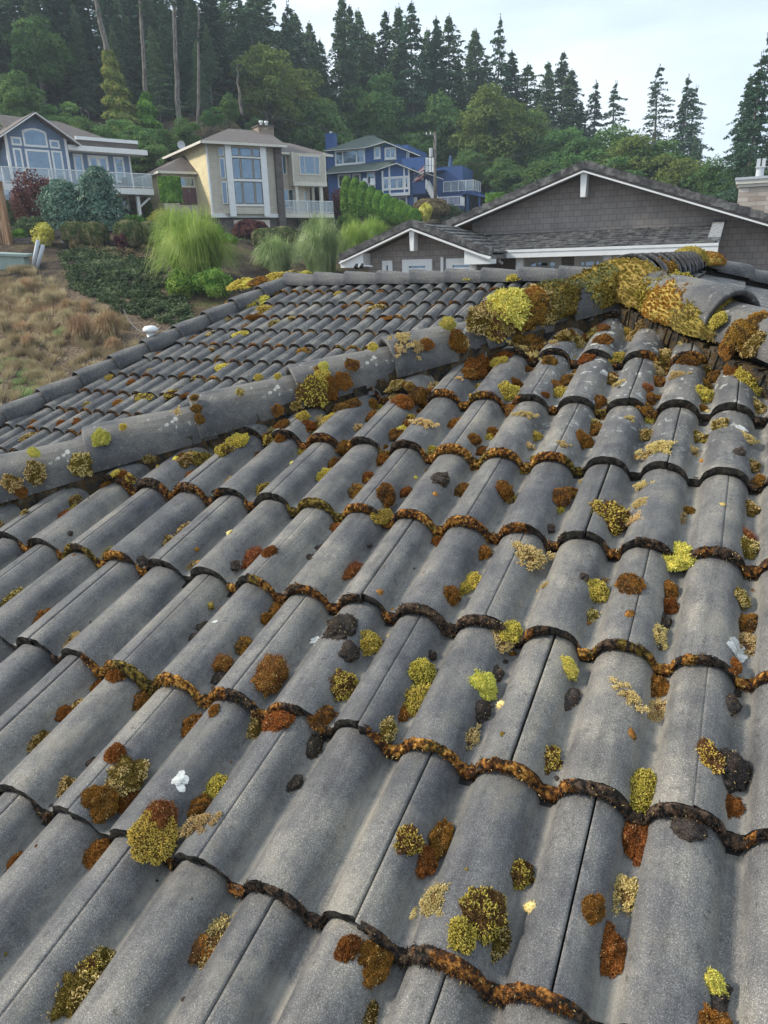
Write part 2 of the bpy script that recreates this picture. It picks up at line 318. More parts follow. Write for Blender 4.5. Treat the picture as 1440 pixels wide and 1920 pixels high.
# hidden faces + dark underlay, walls
ub=MB()
def pt(a): return tuple(a)
dn=np.array([0,0,-.075])
EZ=-2.05
def ext(P,dirn,z): # follow dirn from P to height z
    return P+dirn*((z-P[2])/dirn[2])
hl=np.array([-1.09,-1,-1/3]); hr=np.array([1,-1,-1/3])
A_l=ext(AP,hl,EZ); A_r=ext(AP,hr,EZ); B_r=ext(BP,np.array([1,1,-1/3]),EZ)
W_l=ext(HBp,-hd,EZ); valL=ext(BP,np.array([-1,-1,-1/3]),EZ)
ub.slab([pt(AP+dn),pt(A_l+dn),pt(A_r+dn)],.05)
ub.slab([pt(AP+dn),pt(A_r+dn),pt(B_r+dn),pt(BP+dn)],.05)
ub.slab([pt(AP+dn),pt(BP+dn),pt(valL+dn),pt(A_l+dn)],.05)
ub.slab([pt(BP+dn),pt(HBp+dn),pt(W_l+dn),pt(valL+dn)],.05)
bk=np.array([-5.6,10.4,EZ]); bk2=B_r
ub.slab([pt(HBp+dn),pt(BP+dn),pt(bk2+dn),(bk[0],bk2[1],EZ-.075)],.05)
ub.slab([pt(HBp+dn),(bk[0],bk2[1],EZ-.075),pt(W_l+dn)],.05)
ub.build('roof_deck',M['under'],roof)
wb=MB()
wb.box(-5.6,5.2,1.5,9.5,-5.2,EZ-.2); wb.box(-3.0,4.6,-2.3,1.5,-5.2,EZ-.2)
wb.build('house_wall',siding('taupe_wall',(.16,.145,.13),.18,.5,brick=.28),roof)
# ---------------------------------------------------------------- hip and ridge caps
capmeshes=[]
def cap_mesh(seed,mat,L=.425,R0=.092,R1=.117,nx=26,ny=12,th=.021,hgt=1.04):
    """half-round cap along +Y; Y=0 is the fat lower nose lying over the next cap below"""
    r=np.random.default_rng(seed); rows=[]
    ang=np.linspace(-.04,1.04,nx+1)*math.pi
    for j in range(ny+1):
        y=L*(j/ny); R=R1+(R0-R1)*(j/ny)
        if j==1: y=.006
        wob=np.array([mn.noise(Vector((math.cos(a)*2+seed*9,math.sin(a)*2,y*8)))*.0025 for a in ang])
        rr=R+wob-(.004 if j==0 else 0)
        rows.append(np.stack([np.cos(ang)*rr*1.03,np.full_like(ang,y)+(r.normal(0,.0014,nx+1) if j==0 else 0),np.sin(ang)*rr*hgt],1))
    inner=[]
    for y,d in ((-.001,.008),(.003,th),(.12,th+.001)):
        rr=R1-d; e=r.normal(0,.001,nx+1)
        inner.append(np.stack([np.cos(ang)*rr*1.03,np.full_like(ang,y)+e,np.sin(ang)*rr*hgt],1))
    A=np.stack(inner[::-1]+rows); J,I=A.shape[:2]; idx=np.arange(J*I).reshape(J,I)
    q=np.stack([idx[:-1,:-1],idx[:-1,1:],idx[1:,1:],idx[1:,:-1]],-1).reshape(-1,4)
    return mk_mesh('cap',A.reshape(-1,3),q,mat,smooth=True)
caps=[cap_mesh(i,M['cap']) for i in range(5)]
capf=[cap_mesh(i+9,M['tile_far'],nx=16,ny=6) for i in range(3)]
def lay_caps(name,P,Q,spacing,meshes,start=0.0,lift=.0,seed=0,tilt=.045):
    P=Vector(P);Q=Vector(Q); d=(Q-P); n=int(d.length/spacing+.5); d.normalize()
    rr=random.Random(seed); res=[]
    for i in range(n):
        c=P+d*(start+i*spacing)
        y=d.copy(); x=y.cross(Vector((0,0,1))).normalized(); z=x.cross(y)
        Mx=Matrix((x,y,z)).transposed().to_4x4()
        Mx=Matrix.Translation(c+z*(lift+.016))@Mx@Matrix.Rotation(-tilt+rr.gauss(0,.006),4,'X')@Matrix.Rotation(rr.gauss(0,.02),4,'Y')@Matrix.Rotation(rr.gauss(0,.008),4,'Z')
        o=mobj(name,meshes[i%len(meshes)],roof); o.matrix_local=Mx; res.append(o)
    return res
H1a=np.array([-3.19,.68,-.975]); 
lay_caps('hip_cap',H1a,AP+np.array([0,0,.01]),.366,caps,start=.235,lift=-.034,seed=1)
lay_caps('hip_cap',AP+np.array([1.83,-1.83,-.61]),AP+np.array([0.02,0,.03]),.366,caps,start=-.11,lift=.004,seed=2)
lay_caps('ridge_cap',AP+np.array([0,.1,.03]),BP+np.array([0,.1,.03]),.385,capf,seed=3,lift=-.01)
lay_caps('ridge_cap',HBp+np.array([0,0,.0]),BP+np.array([0,0,-.045]),.385,capf,seed=4,lift=-.03)
lay_caps('hip_cap',HC+np.array([0,0,.0]),HBp+np.array([0,0,.0]),.377,capf,seed=5,start=.05,lift=-.035)
lay_caps('hip_cap',BP+np.array([2.0,2.0,-.62]),BP+np.array([0,0,.045]),.38,capf,seed=6,lift=-.01)

mo=MB()
for P,Q,wd_,o in ((H1a,AP,.09,-.075),(AP+np.array([1.83,-1.83,-.61]),AP,.10,-.02),(HC,HBp,.11,-.02),(HBp,BP,.12,-.03),(AP,BP,.12,-.02),(BP+np.array([2.,2.,-.66]),BP,.12,-.02)):
    mo.bar(P+np.array([0,0,o]),Q+np.array([0,0,o]),wd_,.10)
mo.build('mortar_bed',M['under'],roof)
mb_=MB(); rr=random.Random(2); n_=170
for Q,sx in ((H1a,1),(AP+np.array([1.83,-1.83,-.61]),-1)):
    for i in range(n_):   # crumbly pointing between cap rims and the tiles below
        t0,t1=i/n_,(i+2.2)/n_; off=lambda: np.array([sx*(.045+rr.gauss(0,.004)),-.045+rr.gauss(0,.004),-.055+rr.gauss(0,.004)])
        mb_.bar(AP+(Q-AP)*t0+off(),AP+(Q-AP)*t1+off(),.07+rr.gauss(0,.008),.085+rr.gauss(0,.01))
mb_.build('mortar_bed',noisemat('mossy_mortar',[(.022,.02,.018),(.05,.045,.038),(.085,.055,.025),(.10,.09,.075)],scale=26,detail=9,rough=.95,spec=.1,bump=1,bscale=120,bdist=.01),roof)
# ================================================================ moss
SP=bpy.data.meshes
def ico(sub):
    bm=bmesh.new(); bmesh.ops.create_icosphere(bm,subdivisions=sub,radius=1)
    V=np.array([v.co[:] for v in bm.verts]); F=[tuple(v.index for v in f.verts) for f in bm.faces]; bm.free(); return V,F
ICO={k:ico(k) for k in (1,2,3,4)}
def nz3(P,s,off): return np.array([mn.fractal(Vector((p[0]*s+off,p[1]*s,p[2]*s)),1.0,2.0,4) for p in P])
def blades(P,Nn,n,ln,wd,rs,jit=.45,knob=False):
    """n little leaves on points P along normals; returns V(n*k,3),F"""
    i=rs.integers(0,len(P),n); c=P[i]; d=Nn[i]+rs.normal(0,jit,(n,3)); d/=np.linalg.norm(d,axis=1)[:,None]
    l=ln*rs.uniform(.5,1.3,n)[:,None]; w=wd*rs.uniform(.7,1.3,n)[:,None]
    x=np.cross(d,rs.normal(0,1,(n,3))); x/=np.linalg.norm(x,axis=1)[:,None]; y=np.cross(d,x)
    if not knob:   # thin triangular leaf pair
        V=np.stack([c-x*w-d*l*.2,c+x*w-d*l*.2,c+d*l+x*w*.15*0,c+d*l*.5+y*w*1.2],1); F=np.array([[0,1,2],[0,3,2]])
    else:          # knobby stem: tapered stalk swelling to a tip
        p0=c-d*l*.25; p1=c+d*l*.62; p2=c+d*l
        ring=lambda p,r:[p+x*r,p+(-.5*x+.87*y)*r,p+(-.5*x-.87*y)*r]
        V=np.stack(ring(p0,w*.6)+ring(p1,w*1.35)+[p2],1)
        F=np.array([[0,1,4],[0,4,3],[1,2,5],[1,5,4],[2,0,3],[2,3,5],[3,4,6],[4,5,6],[5,3,6]])
    k=V.shape[1]; idx=(np.arange(n)*k)[:,None,None]+F[None]
    return V.reshape(-1,3),idx.reshape(-1,3)
def moss_mesh(seed,kind,mats,elong=1.0,height=.62,dens=1.0,bs=1.0):
    rs=np.random.default_rng(seed); V,F=ICO[4]; V=V.copy(); F=np.array(F)
    d=nz3(V,1.1,seed*3.7)*(.38 if kind!='carpet' else .09)+nz3(V,3.2,seed*1.3)*(.2 if kind!='carpet' else .10)+nz3(V,9,seed*2.3)*.10+(np.abs(nz3(V,4.5,seed*1.9))*.10 if kind=='carpet' else 0)
    V=V*(1+d)[:,None]*np.array([1,elong,height]); V[:,2]=np.where(V[:,2]<-.12,-.12,V[:,2])
    Nn=V/np.array([1,elong**2,height**2]); Nn/=np.linalg.norm(Nn,axis=1)[:,None]
    top=np.where(V[:,2]>-.08)[0]; P=V[top];Nt=Nn[top]
    # extra surface samples
    fi=F[(V[F].mean(1)[:,2]>-.1)]; a=rs.dirichlet((1,1,1),len(fi)); fs=fi
    P2=(V[fs]*a[:,:,None]).sum(1); N2=(Nn[fs]*a[:,:,None]).sum(1); P=np.concatenate([P,P2]); Nt=np.concatenate([Nt,N2])
    ph=nz3(P,1.3,seed*5.1)
    VV=[V*.97];FF=[F];MI=[np.zeros(len(F),int)]; nb=len(V)
    def put(P,Nq,n,ln,wd,jit,knob,mi):
        nonlocal nb
        if len(P)<3: return
        v,f=blades(P,Nq,int(n*dens),ln*bs,wd*bs,rs,jit,knob); VV.append(v);FF.append(f+nb);MI.append(np.full(len(f),mi)); nb+=len(v)
    if kind=='cushion':
        put(P,Nt,3200,.17,.030,.6,False,0); put(P[ph>.0],Nt[ph>.0],1900,.21,.032,.6,False,1)
    elif kind=='tuft':
        put(P,Nt,900,.14,.03,.6,False,0); put(P,Nt,820,.26,.036,.6,True,1)
    elif kind=='hairy':
        put(P,Nt,2400,.14,.022,.5,False,0); up=Nt*.5+np.array([0,-.1,1]); put(P[P[:,2]>.1],up[P[:,2]>.1],300,.62,.010,.22,False,1)
    elif kind=='mixed':
        put(P,Nt,2800,.17,.030,.6,False,0); s_=ph>-.05; put(P[s_],Nt[s_],320,.26,.04,.5,True,1)
    elif kind=='chunk':
        put(P,Nt,1400,.07,.03,.9,False,0); put(P[ph>.15],Nt[ph>.15],200,.14,.02,.6,False,1)
    elif kind=='sprig':
        VV[0]=V*np.array([.55,.55,.35]); cs=rs.normal(0,.48,(16,2)); n_=int(620*dens); ci=rs.integers(0,16,n_); xy=cs[ci]+rs.normal(0,.13,(n_,2)); xy[:,1]*=elong; h_=.42*np.exp(-(xy**2).sum(1)*.7)*rs.uniform(.3,1,n_)
        Pp=np.stack([xy[:,0],xy[:,1],h_-.03],1); Np=np.stack([xy[:,0]*.7,xy[:,1]*.7,.9+0*h_],1); Np/=np.linalg.norm(Np,axis=1)[:,None]
        put(Pp,Np,620,.22,.040,.5,True,1); put(Pp,Np,260,.16,.035,.6,True,2); put(Pp,Np,700,.11,.026,.8,False,0)
    elif kind=='carpet':
        put(P,Nt,9000,.05,.013,.7,False,0); put(P[ph>-.12],Nt[ph>-.12],12000,.055,.013,.7,False,1)
    if kind in('cushion','mixed','hairy','chunk'): put(P,Nt,(70 if kind!='chunk' else 14),.20,.022,.5,True,2)
    me=mk_mesh('moss',np.concatenate(VV),np.concatenate(FF),list(mats)+[MOSS['straw']],np.concatenate(MI),smooth=False)
    sm=np.zeros(len(me.polygons),dtype=bool); sm[:len(F)]=True; me.polygons.foreach_set('use_smooth',sm)
    return me
TY={ # code: (kind, mat0, mat1, phrase, object name)
 'g':('cushion','brown','gold','golden-orange moss cushion'),
 'r':('cushion','rust','orange','rust-brown moss cushion'),
 'y':('tuft','olive','yel','yellow-green tufted moss clump'),
 'Y':('tuft','yel','lime','bright lime-yellow moss clump'),
 's':('sprig','brown','straw','straw-coloured branching moss tuft'),
 'o':('mixed','olive','straw','olive-brown moss cushion'),
 'h':('hairy','rust','pink','rusty moss with fine pink stalks'),
 'k':('chunk','dark','brown','dark dead moss chunk'),
 'm':('mixed','brown','yel','yellow-tipped brown moss')}
VAR={}
for ci,(c,(kind,m0,m1,_)) in enumerate(TY.items()):
    VAR[c]=[moss_mesh(ci*10+i,kind,[MOSS[m0],MOSS[m1]],elong=(1.0,1.15,1.4)[i],height=(.88,.78,.66)[i]) for i in range(3)]
BIG={c:[moss_mesh(200+ord(c)+i,kind,[MOSS[m0],MOSS[m1]],elong=(1.0,1.2)[i],height=(.8,.66)[i],dens=2.3,bs=.66) for i in range(2)] for c,(kind,m0,m1,_) in TY.items()}
def frame(nv,rot):
    z=Vector(nv).normalized(); x=Vector((1,0,0)); x=(x-z*x.dot(z)).normalized(); y=z.cross(x)
    return Matrix((x,y,z)).transposed().to_4x4()@Matrix.Rotation(rot,4,'Z')
def surf1(p):
    """drop a world point on the near face to the tile surface; returns point, normal, r, k"""
    q=p-O1; k=float(q@X)/BW; r=float(q@VD)/CO; w=(math.ceil(r)-r)*CO
    h=float(prof(k)); e=.02; dh=(float(prof(k+e))-float(prof(k-e)))/(2*e*BW)
    base_=O1+X*(k*BW)+VD*(r*CO)+N1*(h-HB-STEP*w/CO)
    nv=N1-X*max(-1.0,min(1.0,dh))*.55; return base_,nv/np.linalg.norm(nv),r,k
CL1="""115 947 14 r|193 1017 19 s|313 996 16 o|338 971 13 o|155 982 6 k|129 995 5 k|350 1043 16 s|260 1039 11 k|464 1025 24 h|437 1052 10 k|18 1102 22 o|72 1135 18 r|125 1177 21 s|374 1150 12 k|358 1170 10 k|450 1190 23 g|433 877 18 s|353 873 11 r|394 907 6 k|491 900 20 m
607 868 19 y|663 903 21 g|687 873 16 r|757 902 13 r|722 925 24 g|716 953 19 y|827 896 17 k|864 893 19 g|943 905 20 r|816 928 5 r|595 1003 11 k|577 1023 9 k|507 1040 13 r|652 1050 23 h|686 1000 6 k|878 1065 22 y|866 1082 20 y|843 1108 16 r|627 962 15 r|507 1108 17 g|495 1132 14 r|638 1172 30 k|652 1212 24 k|686 1180 27 y|805 1203 10 k|940 1180 28 s|955 1165 22 y|820 985 18 r|900 1010 16 r
1048 915 23 g|1065 900 15 g|1146 955 36 m|1200 937 18 s|1186 968 18 s|1205 898 14 s|1280 945 26 s|1355 948 5 s|1410 924 19 o|1402 1006 27 o|1404 985 18 h|1273 1017 31 Y|993 1028 36 s|1115 1083 25 y|1105 1132 17 o|1180 1092 25 g|1254 1081 19 r|1256 1110 18 r|1248 1140 18 k|1233 1175 24 s|1390 1100 20 o|1400 1143 25 g|1403 1180 33 s|1180 1158 8 r|1022 1087 11 s|1030 975 10 k
110 1313 19 r|133 1300 14 o|60 1368 17 o|43 1398 6 k|158 1410 9 k|117 1455 17 o|233 1445 29 o|218 1417 16 r|188 1500 27 r|226 1482 17 r|408 1228 19 h|400 1250 14 k|390 1448 23 y|362 1490 21 g|288 1565 34 y|308 1550 28 s|302 1528 30 h|372 1545 30 s|253 1275 25 g|345 1328 24 r|216 1258 18 r|172 1257 14 r|400 1328 12 r|503 1256 32 h|468 1325 28 o|520 1343 26 r|160 1568 28 r
635 1265 31 m|783 1237 30 y|777 1287 34 y|752 1316 14 r|725 1357 17 o|905 1268 27 Y|898 1312 24 k|878 1362 20 s|928 1237 14 k|940 1312 9 s|543 1443 14 k|577 1370 28 k|600 1328 20 g|815 1545 30 r|765 1575 24 m|790 1590 22 r|1027 1402 31 m|1063 1280 29 k|1065 1232 19 Y|1177 1297 26 s|1233 1300 30 s|1228 1248 26 r|1183 1370 9 r|1205 1458 36 y|1188 1533 38 r|1365 1425 38 k|1330 1415 24 m|1370 1488 27 r|1373 1297 18 k|1290 1537 28 k|1378 1242 12 r
970 1610 27 m|812 1685 30 s|905 1705 40 m|868 1755 26 y|930 1740 26 o|1172 1640 42 s|1137 1758 34 r|1110 1700 20 r|1345 1845 36 k|1338 1830 20 Y|1335 1912 34 r|995 1692 10 s|385 1738 50 s|360 1755 30 g|125 1835 40 o|150 1800 30 m|178 1775 22 o|15 1590 22 r|680 1880 20 o|695 1785 28 r|650 1772 20 r
1003 798 14 y|990 820 13 s|1093 808 17 r|1120 777 14 g|1043 710 19 g|1057 690 13 g|1122 738 16 g|1217 735 14 g|1213 753 12 g|1213 722 10 h|1145 688 14 o|1210 790 18 o|1307 793 16 o|1300 823 18 s|1235 840 26 s|1215 845 16 s|1057 840 10 s|1317 723 20 y|1325 700 14 g|1233 690 16 g|1243 653 24 o|1233 672 18 s|1280 625 19 Y|1290 640 12 s|1328 667 19 o|1415 700 28 y|1420 745 20 o|1413 855 17 o|1157 655 17 y|1177 600 14 y|1190 610 12 o|1082 628 12 o|997 635 28 g|985 650 22 s
919 637 19 h|905 662 25 r|890 680 22 r|990 620 26 s|975 645 22 g|880 694 18 r|807 702 24 s|842 672 17 s|952 722 22 y|965 702 12 r|860 712 8 s|1067 690 16 g|1045 716 20 y|1030 675 12 g|787 730 15 g|1022 740 7 r|598 782 22 o|510 785 20 s|497 804 12 g|562 816 14 y|665 782 22 s|695 760 17 g|740 797 20 g|582 757 14 r|665 712 24 y|728 712 28 s|712 832 24 r|625 842 20 g|640 820 14 g|612 862 20 s|795 795 15 s|785 730 17 g|755 748 17 r|524 818 10 r|1090 570 32 y|1065 578 24 g|1110 582 22 y|1240 600 20 y|1218 600 22 o|1190 583 20 s|1345 683 18 g|1380 690 16 r|940 660 18 r|1270 700 14 s|1160 715 12 s|1180 780 10 s|1405 810 18 s|1385 850 10 k|1350 790 12 o|920 790 18 r|905 830 14 r|888 820 12 g|985 775 14 s|960 745 16 g|850 770 12 r|1100 665 14 r|1130 640 16 g|1290 670 18 g"""
ORD=['first','second','third','fourth','fifth','sixth','seventh','eighth','ninth','tenth','eleventh','twelfth','thirteenth','fourteenth','fifteenth','sixteenth','seventeenth','eighteenth','nineteenth','twentieth']
def ordw(i):
    n=i+1
    if n<=20: return ORD[n-1]
    T={2:'twen',3:'thir',4:'for',5:'fif',6:'six',7:'seven',8:'eigh',9:'nine'}[n//10]
    return T+'tieth' if n%10==0 else T+'ty-'+ORD[n%10-1]
items=[]
rnd=random.Random(5)
for tok in CL1.replace('\n','|').split('|'):
    x,y,s_,c=tok.split(); x=float(x);y=float(y);s_=float(s_)
    p=onP1(x,y+s_*.25); b_,nv,r,k=surf1(p); dist=float(np.linalg.norm(b_)); R=s_*dist/FPX*(.98 if s_<18 else .86)
    items.append(dict(p=b_,n=nv,r=math.ceil(r-.0),k=k,R=R,c=c))
# sparse little crumbs nobody placed: more of them near the peak
for i in range(470):
    r=rnd.uniform(1.1,9.8) if i<110 else 1.05+4.6*rnd.random()**1.3; k=rnd.choice(range(-8,14))+rnd.choice((.5,.46,.54,.42,.58,rnd.random() if i<110 else .5))
    p=O1+X*(k*BW)+VD*(r*CO)
    if not in1(p+np.array([0,.25,0]),0): continue
    b_,nv,r,k=surf1(p); items.append(dict(p=b_,n=nv,r=math.ceil(r),k=k,R=rnd.uniform(.004,.011)*(1.0 if i<110 else 1.9),c=rnd.choice('kkrrsog' if i<110 else 'ggrsyomggyr')))
for i in range(90):   # damp growth along the shaded underside of the long hip
    t=rnd.uniform(.15,2.55); p=AP+np.array([-1.09,-1,-1/3])*t+np.array([.72,-.70,-.23])*rnd.uniform(.135,.20)
    b_,nv,r,k=surf1(p); items.append(dict(p=b_,n=nv,r=math.ceil(r),k=k,R=rnd.uniform(.010,.026)*(1.2 if t<1.2 else .8),c=rnd.choice('rrogmoy' if t>1 else 'rghosy')))
for i in range(110):
    r=rnd.uniform(6.2,10.6); k=rnd.choice(range(-9,12))+rnd.choice((.5,.44,.56,rnd.random(),rnd.random())); p=O1+X*(k*BW)+VD*(r*CO)
    if not in1(p+np.array([0,.3,0]),0): continue
    b_,nv,r,k=surf1(p); items.append(dict(p=b_,n=nv,r=math.ceil(r),k=k,R=rnd.uniform(.0022,.0062),c=rnd.choice('kkkrro')))
# the smallest crumbs nobody could count become one object; the 280 largest clumps stay things
items.sort(key=lambda q:-q['R']); small=items[372:]; items=items[:372]
_V=[];_F=[];_M=[];_n=0; rs_=np.random.default_rng(9); mi_={'k':0,'r':1,'h':1,'g':2,'o':3,'m':3,'s':4,'y':5,'Y':5}
for it in small:
    v,f=ICO[2]; f=np.array(f); v=v*(1+rs_.normal(0,.14,(len(v),1)))*np.array([1,1.15,.75]); R4=np.array(frame(it['n'],rnd.uniform(0,6.28)).to_3x3())
    bv,bf=blades(v,v/np.linalg.norm(v,axis=1)[:,None],90,.30,.09,rs_,.5,False)
    for q_,g_ in ((v,f),(bv,bf)):
        _V.append((q_*it['R'])@R4.T+it['p']); _F.append(g_+_n); _n+=len(q_); _M.append(np.full(len(g_),mi_[it['c']]))
tag(mobj('moss_crumbs',mk_mesh('moss_crumbs',np.concatenate(_V),np.concatenate(_F),[MOSS[k_] for k_ in ('dark','rust','gold','olive','straw','yel')],np.concatenate(_M))),'tiny loose moss crumbs and dirt strewn over the near tiles','moss',kind='stuff')
rows={}
for it in items: rows.setdefault(it['r'],[]).append(it)
for r in sorted(rows):
    L_=sorted(rows[r],key=lambda q:q['k'])
    for i,it in enumerate(L_):
        kind,_,_,ph=TY[it['c']]
        sz='big ' if it['R']>.031 else ('tiny ' if it['R']<.012 else '')
        me=VAR[it['c']][rnd.randrange(3)] if it['R']<.022 else BIG[it['c']][rnd.randrange(2)]
        o=mobj({'tuft':'moss_tuft','sprig':'moss_tuft','chunk':'moss_chunk'}.get(kind,'moss_cushion'),me)
        fr=frame(it['n'],rnd.gauss(0,.4)+(math.pi if rnd.random()<.5 else 0)); s=it['R']
        o.matrix_world=Matrix.Translation(Vector(it['p'])-Vector(it['n'])*s*.06)@fr@Matrix.Diagonal((s*rnd.uniform(.9,1.15),s*rnd.uniform(.9,1.15),s*rnd.uniform(.8,1.1),1))
        tag(o,f"{sz}{ph}, {ordw(i)} from left, {ordw(max(0,r-1))} course down",'moss','moss clumps growing on the near roof slope')
# moss on the caps of the near hips
def oncap(x,y):
    r_=ray(x,y); best=None
    for P_,D_ in ((AP+np.array([0,0,.02]),np.array([-1.09,-1,-1/3])),(AP+np.array([0,0,.02]),np.array([1,-1,-1/3]))):
        d=D_/np.linalg.norm(D_); w0=-P_; a=r_-d*(r_@d); b=w0-d*(w0@d); A_=a@a; B_=2*a@b; C_=b@b-.112**2; dsc=B_*B_-4*A_*C_
        t=(-B_-math.sqrt(max(0,dsc)))/(2*A_); q=r_*t; s_=(q-P_)@d; miss=0 if dsc>=0 else -dsc+1
        if s_>-.1 and (best is None or miss<best[0]): cpt=P_+d*s_; nv=(q-cpt); best=(miss,cpt+nv/np.linalg.norm(nv)*.110,nv/np.linalg.norm(nv))
    return best[1],best[2]
def cap_clump(x,y,s,c,lab,off=.07,el=None,axis=None):
    p,nv=oncap(x,y); dist=float(np.linalg.norm(p)); R=s*dist/FPX
    kind,_,_,ph=TY[c]; me=VAR[c][rnd.randrange(3)]
    o=mobj('moss_cushion' if kind!='tuft' else 'moss_tuft',me)
    o.matrix_world=Matrix.Translation(Vector(p)-Vector(nv)*R*.1)@frame(nv,rnd.uniform(0,6.28))@Matrix.Diagonal((R,R,R*.6,1))
    tag(o,lab,'moss','moss clumps growing on the near hip caps')
CC="""188 820 13 Y|62 848 8 Y|65 885 15 o|22 908 14 o|150 873 18 o|364 745 7 g|368 765 8 g|374 785 8 g|590 735 24 m|605 712 14 y|607 686 9 Y|598 695 8 g|485 707 7 y|520 705 6 y|660 683 10 g|620 730 14 r|755 632 17 s|748 655 12 s|785 650 15 s|840 607 13 Y|800 645 9 r|868 643 10 o|958 573 32 Y|985 588 26 g|900 600 22 o|925 612 18 m|1010 545 16 s|1015 575 22 g|280 862 10 o|520 770 10 g|560 760 10 o|645 715 12 r|1000 560 20 r|40 925 10 r|860 640 16 r|1388 628 24 g|1362 655 15 g|1425 596 15 g|1408 645 16 o|1345 600 12 y|1030 590 16 o|975 540 14 s|700 650 8 y|450 735 7 o|230 800 6 y|330 770 7 s"""
for j,tok in enumerate(CC.split('|')):
    x,y,s_,c=tok.split(); cap_clump(float(x),float(y),float(s_),c,f"{TY[c][3]} on the near hip caps, {ordw(j)} of them in no row",.0)
# relabel hip cap moss from left to right
hc=sorted([o for o in COL.objects if o.get('group')=='moss clumps growing on the near hip caps'],key=lambda o:o.location.x)
for j,o in enumerate(hc):
    ph=o['label'].split(' on the near')[0]; o['label']=f"{ph} on the long near hip, {ordw(j)} clump from the left"
# thick golden mats smothering the caps at the peak
def mat_on(P,D_,t,R,el,ht,c0,c1,lab,seed,lift=.0,side=0,dens=1.6):
    """shaggy shell over a cap: P axis point, D_ axis direction, t metres along"""
    d=Vector(D_).normalized(); c=Vector(P)+d*t+Vector((0,0,lift)); x=d.cross(Vector((0,0,1))).normalized(); z=x.cross(d); c+=x*side
    me=moss_mesh(seed,'carpet',[MOSS[c0],MOSS[c1]],elong=el,height=ht,dens=dens)
    o=mobj('moss_mat',me); o.matrix_world=Matrix.Translation(c)@Matrix((x,d,z)).transposed().to_4x4()@Matrix.Diagonal((R,R,R,1)); tag(o,lab,'moss mat','thick moss mats over the roof peak')
HL=(-1.09,-1,-1/3); HR=(1,-1,-1/3); A0=AP+np.array([0,0,.02])
mat_on(A0,HL,.34,.115,1.7,.96,'olive','sage','sage-green and tan moss mat along the long hip just left of the peak',301,.0)
mat_on(A0,HL,.56,.120,1.1,.95,'brown','straw','shaggy straw-brown moss mat on the upper end of the long hip cap',302,-.005)
mat_on(A0,HL,.12,.124,1.2,.95,'olive','sage','grey-green moss mat crowning the junction left of the golden hump',303,-.01)
mat_on(A0,HR,.06,.130,1.7,.84,'ochre','yelsoft','largest golden moss hump right over the roof peak',304,.0)
mat_on(A0,HR,.24,.119,1.3,.93,'olive','lime','olive and lime moss hump on the right shoulder of the peak',305,.0,-.02)
mat_on(A0,HR,.36,.115,1.3,.92,'ochre','gold','golden-orange moss mat on the short right hip cap below the hump',306,.0,.02)
mat_on(A0,HR,.50,.111,1.2,.93,'ochre','straw','shaggy orange-tan moss mat on the right hip above its arched joint',307,.0,.02)
#mat_on(A0,HR,.80,.108,1.3,.85,'ochre','gold','tan moss mat low on the lowest right hip cap in view',308,.0,.05)
mat_on(A0,(0,1,0),.9,.125,2.6,.9,'brown','gold','low tan moss mat on the ridge behind the peak',309,.0)
def carpet_at(p,R,c0,c1,lab,el,ht,rot,seed):
    me=moss_mesh(seed,'carpet',[MOSS[c0],MOSS[c1]],elong=el,height=ht,dens=1.3)
    o=mobj('moss_mat',me); o.matrix_world=Matrix.Translation(Vector(p))@frame((0,0,1),rot)@Matrix.Diagonal((R,R,R,1)); tag(o,lab,'moss mat','thick moss mats over the roof peak')
carpet_at(BP+np.array([-.02,-.35,.08]),.145,'ochre','yelsoft','golden moss hood over the far end of the short ridge',1.6,.7,0,310)
carpet_at(BP+np.array([.10,.10,.04]),.14,'ochre','gold','orange moss tuft mat at the far corner of the ridge',1.3,.7,.7,311)
carpet_at(BP+np.array([.55,.6,-.13]),.10,'olive','straw','small olive moss pad on the far right hip',1.5,.6,-.7,312)
# ---------------------------------------------------------------- moss on the rear wing
C2="""468 531 16 Y|492 524 20 g|515 519 20 y|540 515 16 o|452 530 20 y|485 560 20 Y|505 548 16 g|460 570 18 y|520 540 14 y|440 565 14 g|497 578 14 y|478 590 13 g|425 596 11 s|472 593 13 r|511 604 11 o|462 610 8 g|450 625 11 y|505 640 11 g|558 640 9 g|570 656 12 g|452 668 8 g|416 688 11 y|704 576 13 o|597 568 7 g|634 550 7 y|203 707 8 y|244 715 8 r|269 742 14 m|322 737 15 m|140 788 10 r|52 817 11 o|18 829 10 g|401 670 9 g|418 686 10 y|391 624 9 s|365 632 8 g|300 663 8 r|345 668 9 r|283 695 9 o|335 702 9 r|222 754 10 r|163 757 8 o|110 792 9 r|60 790 8 g|370 705 8 o|345 740 9 r|715 545 8 r|760 575 8 g|690 590 7 r|545 595 7 o|640 575 6 r|585 620 8 o|430 640 9 r|395 655 8 o|725 595 8 r|650 520 8 y|760 522 7 y|815 512 8 g|853 516 8 y|878 520 9 y|965 518 14 y|570 512 10 Y"""
j2=0
its=[]
for tok in C2.split('|'):
    x,y,s_,c=tok.split(); x=float(x);y=float(y);s_=float(s_); its.append((x,y,s_,c))
its.sort()
for j,(x,y,s_,c) in enumerate(its):
    capline=(y<530 and x>425)
    p=onP2(x,y+s_*.2,.02 if capline else -.035)
    dist=float(np.linalg.norm(p)); R=s_*dist/FPX*.95
    kind,_,_,ph=TY[c]; me=VAR[c][rnd.randrange(3)]
    o=mobj('moss_cushion' if kind!='tuft' else 'moss_tuft',me); o.matrix_world=Matrix.Translation(Vector(p))@frame(N1,rnd.uniform(0,6))@Matrix.Diagonal((R,R,R*.45,1))
    tag(o,f"{ph} on the farther roof wing, {ordw(j)} clump from the left there",'moss','moss clumps on the rear roof wing')
